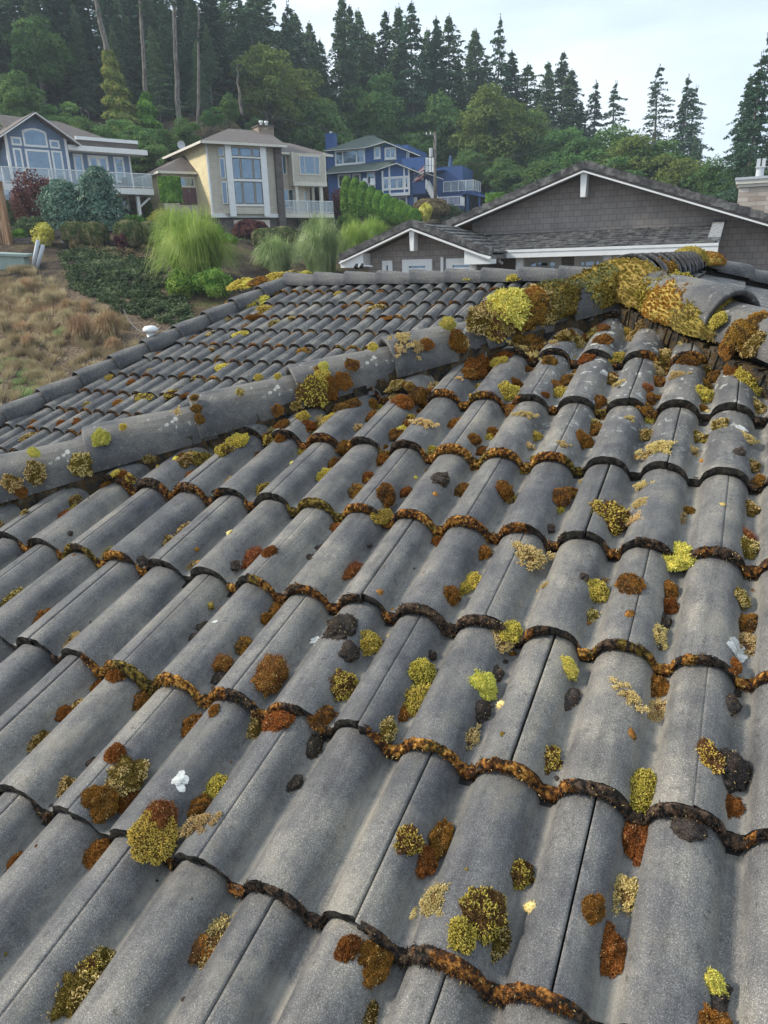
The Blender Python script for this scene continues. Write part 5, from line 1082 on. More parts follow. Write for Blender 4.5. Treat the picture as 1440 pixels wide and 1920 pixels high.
aw(19,256,41.5,273.5,fw=.13); aw(91.5,262,112.8,279.5,fw=.13); aw(22.5,277,48,330,fw=.13); aw(45.5,279,100.5,336,fw=.14); aw(95,282,123.5,338,fw=.13)
# arched window
a0_,a1_,z0_,z1_=Hs.rect(40,245,90.5,277.5); zt_=P(62,240.5)[1]; fr=MB(); am=(a0_+a1_)/2; n=14
arc=lambda k_,ins: (a0_+ins+(a1_-a0_-2*ins)*k_/n, z1_+(zt_-z1_-.0)*math.sin(math.pi*k_/n)**.8-ins)
for k_ in range(n):
    p0=arc(k_,0);p1=arc(k_+1,0);q0=arc(k_,.14);q1=arc(k_+1,.14); fr.slab([(p0[0],-.05,p0[1]),(p1[0],-.05,p1[1]),(q1[0],-.05,q1[1]),(q0[0],-.05,q0[1])],.07,0,(0,1,0))
fr.box(a0_,a0_+.14,-.05,.02,z0_,z1_); fr.box(a1_-.14,a1_,-.05,.02,z0_,z1_); fr.box(a0_+.14,a1_-.14,-.05,.02,z0_,z0_+.14)
fo=Hs.part(fr,'arched_window',[M['white']]); gp=MB(); gp.slab([(a0_+.08,-.015,z0_+.08),(a1_-.08,-.015,z0_+.08)]+[(arc(k_,.09)[0],-.015,arc(k_,.09)[1]) for k_ in range(n,-1,-1)],.01,0,(0,1,0)); Hs.part(gp,'pane',[M['glass']],fo)
# right part under the flat eave
bw=.8; zd=P(200,350,bw)[1]; aC=P(247,330,bw)[0]; w=MB(); w.box(wr-.2,aC,bw,8,zd,zev-.05); Hs.part(w,'wall',[M['greyblue']])
w=MB(); w.box(wr+.1,aE+.35,-.2,.1,zev-.30,zev+.08); w.box(wr+.9,aE-.2,.2,.35,zev+.55,zev+.80); w.box(aC-.08,aC+.06,bw-.03,bw+.1,zd,zev-.3); w.box(wr+.1,aE+.3,.1,bw+.1,zev-.32,zev-.26); Hs.part(w,'fascia',[M['white']])
w=MB(); w.box(wr+.9,aE-.25,.3,1.2,zev+.02,zev+.55); Hs.part(w,'parapet',[M['shingle']])
Hs.window(135.5,288,161,341,bw,fw=.15); Hs.window(163,290.5,208,343,bw,cols=(.5,),fw=.22,bar=.30,name='french_door'); Hs.window(211.5,293.5,237,343.5,bw,fw=.15)
# deck
fbk=-2.6; dz=P(200,352,fbk)[1]; dl=P(-40,330,fbk)[0]; dr=P(286,352,fbk)[0]
w=MB(); w.box(dl,dr,fbk,bw,dz-.02,dz+.06); w.box(dl,dr+.05,fbk-.06,fbk+.02,dz-.42,dz+.04,1); w.box(dr-.0,dr+.06,fbk,bw,dz-.42,dz+.04,1); Hs.part(w,'deck',[M['wood'],M['white']])
Hs.rail([(dl,fbk,dz+.05),(dr,fbk,dz+.05),(dr,bw,dz+.05)],1.08,1.6,name='deck_railing')
w=MB()
for x in np.linspace(wl+1,dr-1.2,5): w.bar((x,fbk+.4,dz-.5),(x,fbk+.4,dz-6),.25)
w.bar((dr-1.3,fbk+.5,dz-1.5),(dr-.2,fbk+.3,dz-.6),.14); Hs.part(w,'deck_post',[M['white']])
w=MB(); w.box(wl,dr-1.2,1.0,8,dz-6,dz-.3); Hs.part(w,'lower_wall',[M['greyblue']])
for x0,x1 in ((8,40),(42,62),(225,244)): Hs.window(x0,393 if x0<100 else 365,x1,432 if x0<100 else 392,.98,fw=.2,cols=(.5,))
# patio furniture on the deck
for i,(x,y) in enumerate(((205,344),(232,346))):
    c=Hs.v(x,y,-1.0); wpt=Hs.root.matrix_world@Vector((c[0],-1.0,dz+.06)); fe=empty('patio_chair',wpt,.4*i,('white patio chair on the deck near the french doors','dark patio chair at the right end of the deck')[i],'chair')
    mm=[M['white'] if i==0 else M['black']]; MB().box(-.25,.25,-.25,.25,.40,.46).build('seat',mm,fe); MB().slab([(-.25,.25,.46),(.25,.25,.46),(.25,.34,.95),(-.25,.34,.95)],.04,0,(0,1,0)).build('backrest',mm,fe)
    for sx in (-1,1):
        for sy in (-1,1): MB().bar((sx*.22,sy*.22,0),(sx*.22,sy*.22,.42),.04).build('leg',mm,fe)
# ---------------------------------------------------------------- tan house
Ht=House('tan_house',(455,400),66.0,(3100,415),'tan two-storey house with tall curved bay of windows and stone chimney')
P=lambda x,y,b=0: Ht.p(x,y,b)
aL=P(392,340)[0]; aR_=P(519,340)[0]; zT=P(455,272)[1]; zB=P(455,402)[1]; zG=P(455,446)[1]-.6
w=MB(); w.box(aL,aR_,0,9,zB,zT+.1); Ht.part(w,'wall',[M['tan']])
w=MB(); w.box(aL-.03,aL+.02,.12,8.9,zB,zT+.05); Ht.part(w,'side_wall',[M['sunlit_tan']])  # thin skin over the tan wall carrying the painted sunlit tint
w=MB(); w.box(aL-.02,aL+.12,-.03,.1,zB,zT); w.box(aR_-.12,aR_+.03,-.03,.1,zB,zT); w.box(aL-.1,aR_+.1,-.12,.02,zB-.25,zB+.06); Ht.part(w,'trim_board',[M['white']])
w=MB(); w.box(aL,aR_,.15,9,zG-2,zB-.2); Ht.part(w,'base_wall',[M['stone_dark']])
Ht.window(438,412.5,507,438,.14,fw=.25,frame='cream',glass='curtain',name='garage_door',rowz=(.2,)); 
# bay of windows
bayL,bayR,bz0,bz1=Ht.rect(428,278,489,385); bb=-.55
w=MB(); xl=P(408,300)[0]; xr=P(498,300)[0]
cL=bayL-.28; cR=bayR+.28
w.slab([(xl,0,zB),(cL,bb,zB),(cR,bb,zB),(xr,0,zB)],-(zT-zB-.02),0); Ht.part(w,'bay_body',[M['tan']])
w=MB(); 
for x,w_ in ((cL,.52),(cR,.52)): w.box(x-w_/2,x+w_/2,bb-.10,bb+.05,zB-.2,zT)
hh=bz1-bz0; colw=bayR-bayL
w.box(cL,cR,bb-.08,bb+.03,bz0+hh*.415,bz0+hh*.455); w.box(cL,cR,bb-.08,bb+.03,bz0+hh*.825,bz0+hh*.85); w.box(cL,cR,bb-.08,bb+.03,bz0-.12,bz0+.02)
Ht.part(w,'bay_trim',[M['white']])
rowsz=((bz0+.06,bz0+hh*.41),(bz0+hh*.46,bz0+hh*.82),(bz0+hh*.855,bz1)); colsx=((0,.27),(.30,.71),(.74,1.0))
for z0_,z1_ in rowsz:
    for c0,c1 in colsx: Ht.win(bayL+colw*c0,bayL+colw*c1,z0_,z1_,bb,fw=.05,frame='gutter',pr=.03)
def angwin(p,q,z0,z1):
    p=Vector((p[0],p[1],0));q=Vector((q[0],q[1],0)); d=(q-p).normalized(); nn=Vector((d.y,-d.x,0)); p2=p+d*.18+nn*.02;q2=q-d*.12+nn*.02
    f=MB(); f.slab([(p2.x,p2.y,z0),(q2.x,q2.y,z0),(q2.x,q2.y,z1),(p2.x,p2.y,z1)],.05,0,tuple(nn)); o=Ht.part(f,'window',[M['white']])
    p3=p2+d*.07+nn*.055;q3=q2-d*.07+nn*.055; g=MB(); g.slab([(p3.x,p3.y,z0+.07),(q3.x,q3.y,z0+.07),(q3.x,q3.y,z1-.07),(p3.x,p3.y,z1-.07)],.015,0,tuple(nn)); Ht.part(g,'pane',[M['glass_dark']],o)
for z0_,z1_ in rowsz: angwin((xl,0),(cL-.2,bb),z0_,z1_); angwin((cR+.2,bb),(xr,0),z0_,z1_)
# tower roof
r=MB(); zE=zT+.05; rx0,rx1=aL-.7,aR_+.7; yR=5.0; zr=P(455,243,yR)[1]; r1=P(428,241,yR)[0]; r2=P(500,245,yR)[0]
back=11.0
r.slab([(rx0,-.9,zE),(rx1,-.9,zE),(r2,yR,zr),(r1,yR,zr)],.12); r.slab([(rx0,back,zE),(rx0,-.9,zE),(r1,yR,zr)],.12); r.slab([(rx1,-.9,zE),(rx1,back,zE),(r2,yR,zr)],.12); r.slab([(rx1,back,zE),(rx0,back,zE),(r1,yR,zr),(r2,yR,zr)],.12)
# right wing roof
wb_=2.6; zW=P(570,289,wb_)[1]; wR=P(616,289,wb_)[0]; r.slab([(aR_-1,wb_-.5,zW),(wR+.1,wb_-.5,zW),(wR-2.2,wb_+3.2,zW+1.3),(aR_-1,wb_+3.2,zW+1.5)],.12); r.slab([(wR+.1,wb_-.5,zW),(wR+.1,10,zW),(wR-2.2,wb_+3.6,zW+1.3),(wR-2.2,wb_+3.2,zW+1.3)],.12)
r.slab([(aR_-1,wb_+2.6,zW+1.2),(wR-1.2,wb_+2.6,zW+.9),(aR_+.6,8,zr-.15),(aR_-1,8,zr-.05)],.12)
eb=3.0; zN=P(340,323,eb)[1]; eL=P(299,323,eb)[0]; eR=P(383,323,eb)[0]; em_=P(347,290,eb+2.5); r.slab([(eL-.2,eb-.5,zN),(eR,eb-.5,zN),(eR-.2,eb+2.5,em_[1]),(em_[0],eb+2.5,em_[1])],.12); r.slab([(eL-.2,10,zN),(eL-.2,eb-.5,zN),(em_[0],eb+2.5,em_[1]),(em_[0],10,em_[1])],.12)
Ht.part(r,'roof',[M['shingle']])
w=MB(); w.box(rx0,rx1,-1.0,-.88,zE-.20,zE-.02); w.box(rx0-.05,rx0+.05,-1,back,zE-.2,zE-.02); w.box(aR_,wR+.15,wb_-.6,wb_-.5,zW-.18,zW); w.box(eL-.25,eR,eb-.6,eb-.5,zN-.18,zN); w.box(eL-.3,eL-.2,eb-.6,10,zN-.18,zN); Ht.part(w,'gutter',[M['cream']])
# entry wing
w=MB(); e0=P(306,350,eb)[0]; w.box(e0,aL+.1,eb,9,zG-1,zN); Ht.part(w,'entry_wall',[M['tan']]); w=MB(); w.box(e0-.04,e0+.01,eb+.1,8.8,zG-1,zN-.03); Ht.part(w,'side_wall',[M['sunlit_tan']])  # entry wing's left side gets the painted sunlit tint too
Ht.window(330,331,366,351.5,eb,fw=.12,frame='cream'); d=MB(); a0_,a1_,z0_,z1_=Ht.rect(334,352,370,384,eb); d.box(a0_,a1_,eb-.04,eb+.02,z0_,z1_); d.box((a0_+a1_)/2-.015,(a0_+a1_)/2+.015,eb-.06,eb,z0_,z1_,1); dd=Ht.part(d,'door',[M['purple'],M['black']]); k_=MB(); k_.tube([((a0_+a1_)/2+.12,eb-.1,z0_+.95),((a0_+a1_)/2+.12,eb-.1,z0_+1.15)],.02,6); Ht.part(k_,'handle',[M['metal']],dd)
w=MB(); w.box(e0-.05,e0+.12,eb-.04,eb+.1,zG,zN); Ht.part(w,'corner_board',[M['cream']])
# right wing
w=MB(); x1=P(606,350,wb_)[0]; zD=P(575,402,wb_)[1]; w.box(aR_-.1,x1-1.9,wb_,9,zD,zW); w.box(x1-1.9,x1,wb_+1.8,9,zD,zW); w.box(aR_-.1,x1,wb_+.8,9,zG-2,zD-.3); Ht.part(w,'wing_wall',[M['tan']])
w=MB(); b0,b1,bz0_,bz1_=Ht.rect(547,287,612,346,wb_-.9); w.box(b0,b1,wb_-.9,wb_+.1,bz0_,zW-.05); w.box(b0-.04,b1+.04,wb_-.96,wb_,bz0_-.16,bz0_+.14,1); w.box(b1-.1,b1+.03,wb_-.93,wb_,bz0_,zW,1); w.box(b0-.03,b0+.1,wb_-.93,wb_,bz0_,zW,1); w.box(b0+.2,b1,wb_+.1,wb_+1.8,bz0_+.0,bz0_+.2,1); Ht.part(w,'upper_bay',[M['tan'],M['cream']])
Ht.window(559.5,290.5,600.5,329,wb_-.9,cols=(.26,.74),fw=.10,frame='cream'); Ht.window(520.5,290.5,538,328,wb_,cols=(.3,),fw=.10,frame='cream')
Ht.window(524,354,553,390,wb_,cols=(.6,),fw=.08,frame='cream',name='sliding_door'); Ht.window(567,358,577,390,wb_+1.8,fw=.1,frame='cream',name='door')
w=MB(); a_=P(582,370,wb_+1.78)[0]; w.box(a_,x1-.3,wb_+1.76,wb_+1.79,zD+.1,bz0_-.05); Ht.part(w,'opening_shade',[M['black']])  # flat black panel, painted shade for the inside of the opening
w=MB()
for x in (556,602): a_=P(x,370,wb_-.6)[0]; w.box(a_-.14,a_+.14,wb_-.75,wb_-.5,zD,bz0_)
Ht.part(w,'porch_post',[M['cream']])
dk=wb_-2.2; d0=P(527,400,dk)[0]; d1=P(626,400,dk)[0]; zK=P(575,400,dk)[1]; w=MB(); w.box(d0,d1,dk,wb_+1.7,zK-.35,zK); Ht.part(w,'deck',[M['cream']]); Ht.rail([(d0,dk+.05,zK),(d1-.05,dk+.05,zK),(d1-.05,wb_+1.6,zK)],1.0,1.3)
w=MB(); a0_,a1_,z0_,z1_=Ht.rect(530,413,598,444,wb_+.7); w.box(a0_,a1_,wb_+.66,wb_+.8,z0_-.4,z1_); w.box(a0_-.15,a1_+.15,wb_+.62,wb_+.7,z1_,z1_+.18,1); Ht.part(w,'garage_door',[M['garage'],M['cream']])
w=MB(); a_=P(519,350,-.1)[0]; w.box(a_-.05,a_+.55,-.3,.8,zG-1,zT-.1); Ht.part(w,'stone_pier',[M['stone_dark']])
# chimney
cb=4.0; a0_,a1_,z0_,z1_=Ht.rect(485,236,515,268,cb); w=MB(); w.box(a0_,a1_,cb,cb+1.4,z0_-1.5,z1_); c=Ht.part(w,'chimney',[M['stone']]); w=MB(); w.box(a0_-.08,a1_+.08,cb-.08,cb+1.48,z1_,z1_+.10); Ht.part(w,'chimney_cap',[M['gutter']],c)
for dx in (.45,.95): w=MB(); w.tube([(a0_+dx,cb+.5,z1_+.1),(a0_+dx,cb+.5,z1_+.35),(a0_+dx,cb+.5,z1_+.36),(a0_+dx,cb+.5,z1_+.5)],[.12,.12,.2,.17],10); Ht.part(w,'flue_cap',[M['white']],c)
# satellite dish
c=Ht.v(340,272,6); w=MB(); cz=Vector((c[0],6,c[2])); ring=[(cz+Vector((math.cos(a)*.34,-.0,math.sin(a)*.34))) for a in np.linspace(0,2*math.pi,17)[:-1]]; w.add(ring+[cz+Vector((0,.10,0))],[(i,(i+1)%16,16) for i in range(16)]); w.add([v_+Vector((0,.02,0)) for v_ in ring]+[cz+Vector((0,.13,0))],[((i+1)%16,i,16) for i in range(16)]); w.tube([cz+Vector((0,.1,0)),cz+Vector((.35,.4,-.9))],.03,6); Ht.part(w,'satellite_dish',[M['metal']])
# ---------------------------------------------------------------- navy house
Hb=House('navy_house',(741,366),97.0,(-3600,620),'navy blue house with white trim, green-grey roof and outside stairs')
P=lambda x,y,b=0: Hb.p(x,y,b)
zLow=P(741,395)[1]; ub_=2.0
w=MB(); x0=P(612,340)[0]; x1=P(770,340)[0]; zE1=P(650,320)[1]; w.box(x0,x1,0.6,11,zLow-3,zE1); Hb.part(w,'lower_wall',[M['navy']])
w=MB(); u0=P(613,290,ub_)[0]; u1=P(765,290,ub_)[0]; zE2=P(650,282,ub_)[1]; w.box(u0,u1,ub_,11,zE1-.3,zE2+.1)
gx=P(726,266,ub_); gl_=P(690,279,ub_)[0]; gr_=P(763,282,ub_)[0]; w.slab([(gl_+.3,ub_,zE2),(gr_,ub_,zE2),(gx[0],ub_,gx[1]-.2)],8,0,(0,1,0)); Hb.part(w,'upper_wall',[M['navy']])
r=MB(); pk=P(699,254,7); e0=P(609,282,ub_-.6)[0]; e1=P(763,282,ub_-.6)[0]; zz=zE2+.12
r.slab([(e0,ub_-.7,zz),(gl_,ub_-.7,zz),(gx[0],ub_-.7,gx[1]),(pk[0],7,pk[1]),(pk[0]-1,7,pk[1])],.14); r.slab([(e0,12,zz),(e0,ub_-.7,zz),(pk[0]-1,7,pk[1])],.14)
gr2=P(791,291,ub_)[0]; r.slab([(gx[0],ub_-.7,gx[1]),(gr2,ub_-.7,gx[1]-(gr2-gx[0])*.42),(gr2,12,gx[1]-(gr2-gx[0])*.42),(pk[0],12,pk[1])],.14)
# lower roof band with its own gable over the bay
m0=P(610,323,-.4)[0]; m1=P(707,318,-.4)[0]; gp_=P(744,305,-.4); zM=P(660,321,-.4)[1]; r.slab([(m0,-.5,zM),(m1,-.5,zM),(m1+1.5,ub_,zM+1.15),(m0,ub_,zM+1.0)],.12)
r.slab([(m1,-.5,zM),(gp_[0],-.5,gp_[1]),(gp_[0]-1.4,ub_+.4,gp_[1]+.15),(m1-1,ub_,zM+1.15)],.12); m2=P(794,322,-.4)[0]; r.slab([(gp_[0],-.5,gp_[1]),(m2,-.5,gp_[1]-(m2-gp_[0])*.42),(m2,ub_,gp_[1]-(m2-gp_[0])*.42),(gp_[0]-1.2,ub_+.3,gp_[1]+.1)],.12)
Hb.part(r,'roof',[M['shingle_g']])
w=MB(); F_=lambda p,q,b,h=.26: w.bar((p[0],b,p[1]),(q[0],b,q[1]),.06,h,0,(0,1,0))
F_((e0,zz-.1),(gl_,zz-.1),ub_-.75); F_((gl_,zz-.1),(gx[0],gx[1]-.1),ub_-.75,.3); F_((gx[0],gx[1]-.1),(gr2,gx[1]-(gr2-gx[0])*.42-.1),ub_-.75,.3)
F_((m0,zM-.1),(m1,zM-.1),-.55); F_((m1,zM-.1),(gp_[0],gp_[1]-.1),-.55,.3); F_((gp_[0],gp_[1]-.1),(m2,gp_[1]-(m2-gp_[0])*.42-.1),-.55,.3)
f0=P(800,325,1); f1=P(831,336,1); F_(f0,f1,1,.22); f0=P(794,316,.5);f1=P(811,321,.5); F_(f0,f1,.5,.22); Hb.part(w,'fascia',[M['white']])
Hb.window(627.5,283,685,306.5,ub_,cols=(.26,.72),fw=.2,bar=.18,sill=True); Hb.window(701,276,714,297,ub_,fw=.2,sill=True); Hb.window(721,277,743,297.5,ub_,cols=(.5,),fw=.2,bar=.14,sill=True); Hb.window(762,285,768,299,ub_,fw=.1)
# bay
by=-.1; ba,bb2,bz0_,bz1_=Hb.rect(715.5,318,767.5,366,by); w=MB(); zc=P(741,310,by)[1]
w.slab([(ba,by,bz0_),(bb2,by,bz0_),(bb2,by,bz1_),((ba+bb2)/2,by,zc+.1),(ba,by,bz1_)],.8,0,(0,1,0)); Hb.part(w,'bay_body',[M['navy']])
w=MB(); W_=bb2-ba; H_=bz1_-bz0_
for c in (0,.26,.80,.97): w.box(ba+W_*c,ba+W_*c+.2,by-.07,by,bz0_,bz1_+(.25 if .2<c<.9 else -.15))
for c in (0,.22,.66): w.box(ba,bb2,by-.09,by-.01,bz0_+H_*c,bz0_+H_*c+(.35 if c==0 else .17))
Hb.part(w,'bay_trim',[M['white']])
for c0,c1 in ((.06,.25),(.31,.55),(.57,.79),(.86,.96)): Hb.win(ba+W_*c0,ba+W_*c1,bz0_+H_*.27,bz0_+H_*.66,by-.02,fw=.08)
Hb.window(720,369.5,764,391,.6,cols=(.33,.67),fw=.2,bar=.18)
Hb.window(633,327.5,658.5,351,.6,cols=(.5,),fw=.2,bar=.14,name='french_door',glass='glass_dark'); Hb.window(660,326,677,350,.6,fw=.2,glass='glass_dark'); Hb.window(687.5,323,704,352,.6,fw=.2,glass='glass_dark')
w=MB(); a0_,a1_,z0_,z1_=Hb.rect(772,324,798,364,.2); w.box(a0_,a1_,.2,6,z0_,z0_+.12); w.box(a0_,a1_,.2,.3,z0_,z0_+(z1_-z0_)*.60); w.box(a0_-.3,a0_+.1,.3,6,z0_-3,z1_); Hb.part(w,'balcony',[M['navyp']])
w=MB(); a0_,a1_,z0_,z1_=Hb.rect(753,297,796,318,1.2); w.box(a0_,a1_,1.2,1.3,z0_,z1_); w.box(a1_-.1,a1_,1.3,7,z0_,z1_); w.box(a0_,a1_+2.2,1.4,7,z0_-.15,z0_); Hb.part(w,'parapet',[M['navy']])
Hb.window(773,325,781,337,.65,fw=.15); Hb.window(790,326,794,338,.65,fw=.12); Hb.window(774,370,782,386,.6,fw=.1,glass='curtain')
w=MB(); a0_,a1_,z0_,z1_=Hb.rect(775,364,800,396,1.0); w.box(a0_,a1_+4,3.0,9,z0_-2,z1_+3); Hb.part(w,'set_back_wall',[M['navyp']])  # wall set further back, in the plain navy paint
# chimney
a0_,a1_,z0_,z1_=Hb.rect(609.5,252,625.5,278,3); w=MB(); w.box(a0_,a1_,3,4.3,z0_-3,z1_); w.box(a0_-.08,a1_+.08,2.92,4.38,z1_-.05,z1_+.08); c=Hb.part(w,'chimney',[M['navy']]); w=MB(); w.tube([((a0_+a1_)/2,3.6,z1_),((a0_+a1_)/2,3.6,z1_+.35)],.16,8); Hb.part(w,'flue_cap',[M['white']],c)
# stairs with white railings, landing and side deck
s0=Hb.v(799,345,0); s1=Hb.v(818,384,0)
w=MB(); n=12
for i in range(n): t=i/n; a_=s0[0]+(s1[0]-s0[0])*t; z_=s0[2]-.6+(s1[2]-s0[2]+.2)*t; w.box(a_,a_+.3,.0,1.3,z_-.05,z_)
st_=Hb.part(w,'stairs',[M['navyp']])
for b_ in (0,1.3):
    w=MB(); off_=0 if b_==0 else 1.6; p=Vector((s0[0]+off_*.0,b_,s0[2]-.5)); q=Vector((s1[0],b_,s1[2]-.3)); w.bar(p+Vector((0,0,1)),q+Vector((0,0,1)),.1,.1); w.bar(p+Vector((0,0,.1)),q+Vector((0,0,.1)),.08,.08)
    for i in range(18): c=p.lerp(q,i/17); w.bar(c,c+Vector((0,0,1)),.05 if i%17 else .14)
    Hb.part(w,'stair_railing',[M['white']],st_)
la,lb_,lz0,lz1=Hb.rect(817,372,863,386,0); w=MB(); w.box(la,lb_,0,2.2,lz0-.3,lz0); w.box(la,lb_,0,.1,lz0-.7,lz0); Hb.part(w,'landing',[M['navyp']]); Hb.rail([(la,0,lz0),(lb_,0,lz0),(lb_,2.2,lz0)],1.05,1.6,bars=True)
w=MB()
for a_ in (la+.2,(la+lb_)/2,lb_-.2): w.bar((a_,.5,lz0-.3),(a_,.5,lz0-4),.2)
w.bar((la+.3,.5,lz0-.7),(lb_-.3,.5,lz0-2.6),.14,m=1); w.bar((lb_-.3,.5,lz0-.7),(la+.3,.5,lz0-2.6),.14,m=1); Hb.part(w,'deck_post',[M['navyp'],M['white']])
sdz=P(870,360,4)[1]; sa0=P(828,355,4)[0]; sa1=P(893,360,4)[0]; w=MB(); w.box(sa0,sa1,3,9,sdz-.3,sdz); w.slab([(sa1-1,3,sdz-.1),(sa1+2.6,3,sdz-.9),(sa1+2.6,9,sdz-.9),(sa1-1,9,sdz-.1)],.2); Hb.part(w,'side_deck',[M['navyp']]); Hb.rail([(sa0+.5,3,sdz),(sa0+4.2,3,sdz),(sa1,6.5,sdz)],1.2,1.0,name='deck_railing',gm='rail_glass')
w=MB()
for a_ in np.linspace(sa0+.5,sa1+2,5): w.bar((a_,3.4,sdz-.2),(a_,3.4,sdz-5),.25)
w.box(sa0,sa1-1,5,8.5,sdz-5,sdz-.3); Hb.part(w,'carport',[M['navyp']])
# upper terrace railing pieces
w=MB()
for x in (800,806,812): a_,z_=P(x,311,1.4); w.box(a_-.15,a_+.15,1.35,1.5,z_-.7,z_+.9)
Hb.part(w,'terrace_railing',[M['white']])
def world(H,p): return H.root.matrix_world@Vector(p)
c=world(Hb,Hb.v(844.5,342,4)); ue=empty('patio_umbrella',c,0,'closed blue patio umbrella standing on the navy house side deck','umbrella'); w=MB(); w.tube([(0,0,-.2),(0,0,3)],.04,6).build('pole',[M['metal']],ue); w=MB(); w.tube([(0,0,.9),(0,0,1.2),(0,0,1.8),(0,0,2.8),(0,0,3.05)],[.3,.36,.3,.16,.03],10).build('canopy',[M['blueumb']],ue)
# flag
c=world(Hb,Hb.v(774,337,0)); fe=empty('flag',c,0,'small red and white striped flag hanging by the navy house balcony','flag'); rr=np.array(Hb.A); w=MB(); w.bar((0,0,-.3),tuple(rr*1.5+np.array([0,0,1.4])),.05).build('pole',[M['white']],fe)
w=MB(); n=7
for j in range(n):
    for i in range(6):
        f0,f1=i/6,(i+1)/6; z0_=1.35-j*.16; P0=lambda f_,z_: tuple(rr*(.25+1.15*f_)+np.array([0,0,z_-.55*(1-f_)+.05*math.sin(f_*9)])+Hb.B*.06*math.sin(f_*8))
        w.slab([P0(f0,z0_),P0(f1,z0_),P0(f1,z0_-.16),P0(f0,z0_-.16)],.012,(2 if (j<4 and i<3) else j%2),tuple(-Hb.B))
w.build('cloth',[paint('flag_red',(.45,.08,.09),.9),paint('flag_white',(.7,.68,.68),.9),paint('flag_blue',(.07,.09,.25),.9)],fe)
for x,y,lab in ((620,352,'white'),):
    pass
for i,(x,lab) in enumerate(((684,'left white adirondack chair on the navy house terrace'),(698,'right white adirondack chair on the navy house terrace'))):
    c=world(Hb,Hb.v(x,354,-.6)); ce=empty('adirondack_chair',c,.3,lab,'chair'); mm=[M['white']]; MB().slab([(-.35,-.35,.42),(.35,-.35,.42),(.35,.3,.3),(-.35,.3,.3)],.05).build('seat',mm,ce); MB().slab([(-.35,.3,.3),(.35,.3,.3),(.3,.6,1.25),(-.3,.6,1.25)],.05,0,(0,1,0)).build('backrest',mm,ce)
    for sx in (-1,1): MB().bar((sx*.38,-.4,.6),(sx*.38,.4,.6),.14,.04).build('armrest',mm,ce); MB().bar((sx*.36,-.35,-.1),(sx*.36,-.35,.6),.07).build('leg',mm,ce)
# ---------------------------------------------------------------- utility pole and wires
pb=at(816,335,92); pt_=at(813.5,248,92); pe=empty('utility_pole',(float(pb[0]),float(pb[1]),gz(pb)),0,'weathered wooden utility pole with grey transformer right of the navy house','utility pole'); hgt=float(pt_[2])-gz(pb)
MB().tube([(0,0,0),(0,0,hgt)],[.22,.15],10).build('post',[BARK],pe,True); ra=np.array([RT[0],RT[1],0]); MB().bar(tuple(-ra*1.0+np.array([0,0,hgt-.25])),(0,0,hgt-.25),.1).build('crossarm',[BARK],pe)
MB().tube([tuple(-ra*.45+np.array([0,0,hgt-2.5])),tuple(-ra*.45+np.array([0,0,hgt-1.6]))],.22,12).build('transformer',[M['metal']],pe)
for q_ in (-.95,-.5): MB().tube([tuple(ra*q_+np.array([0,0,hgt-.2])),tuple(ra*q_+np.array([0,0,hgt+.05]))],[.07,.04],8).build('insulator',[M['white']],pe)
def wire(p,q,sag,lab):
    p=np.array(p);q=np.array(q); pts=[tuple(p+(q-p)*t+np.array([0,0,-sag*4*t*(1-t)])) for t in np.linspace(0,1,14)]; o=MB().tube(pts,.022,4).build('power_line',[M['gutter']]); tag(o,lab,'power line','power lines')
top=pt_+np.array([0,0,-.2]); wire(top-ra*.95,at(390,168,84),1.5,'upper power line crossing the dark trees from the pole to the left')
wire(top-ra*.95+np.array([0,0,-3.2]),at(1080,255,110),1.0,'lower thin power line running right from the pole')
# ---------------------------------------------------------------- small things on the bank
p=onground(15,462); D_=DL(p)[0]; s=D_/FPX; e=empty('wooden_post',tuple(map(float,p)),.1,'weathered brown wooden post with white conduit at the left edge','post'); MB().box(-13*s,9*s,-.15,.15,-.3,105*s).build('post',[M['wood']],e); MB().tube([(-17*s,-.2,-.1),(-18*s,-.2,20*s),(-24*s,-.2,56*s),(-26*s,-.2,100*s)],3.2*s,8).build('conduit',[M['white']],e)
p=onground(24,503); D_=DL(p)[0]; s=D_/FPX; e=empty('utility_box',tuple(map(float,p)),.6,'pale green sloped utility box on the dry bank','utility box'); MB().box(-26*s,26*s,-18*s,18*s,-.2,22*s).build('body',[M['elec']],e); MB().slab([(-32*s,-22*s,26*s),(32*s,-22*s,22*s),(32*s,24*s,24*s),(-32*s,24*s,29*s)],4*s).build('lid',[M['elec']],e)
for i,(x,y,dx,dy,lab) in enumerate(((59,503,20,-46,'longer leaning grey pipe stub in the mulch'),(66,505,21,-40,'shorter leaning grey pipe stub right beside the longer one'))):
    p=onground(x,y); D_=DL(p)[0]; s=D_/FPX; o=MB().tube([(0,0,-.2),(dx*s*RT[0],dx*s*RT[1],-dy*s)],3.4*s,12).build('pipe',[M['pvc']],None,True); o.location=tuple(map(float,p)); tag(o,lab,'pipe','pipe stubs in the mulch')
p=onground(123,456); D_=DL(p)[0]; s=D_/FPX; e=empty('number_sign',tuple(map(float,p)),math.atan2(RT[1],RT[0]),'small oval white-edged dark sign with numbers below the box balls','sign')
oval=lambda a,b,y: [(math.cos(t)*a,y,b+math.sin(t)*b*.9) for t in np.linspace(0,2*math.pi,20)[:-1]]
w=MB(); w.slab(oval(7.2*s,3.6*s,0),.03,0,(0,1,0)); w.build('rim',[M['white']],e); w=MB(); w.slab([(x_*.86,-.012,(z_-3.6*s)*.74+3.6*s) for x_,_,z_ in oval(7.2*s,3.6*s,0)],.01,0,(0,1,0)); w.build('plate',[M['navyp']],e)
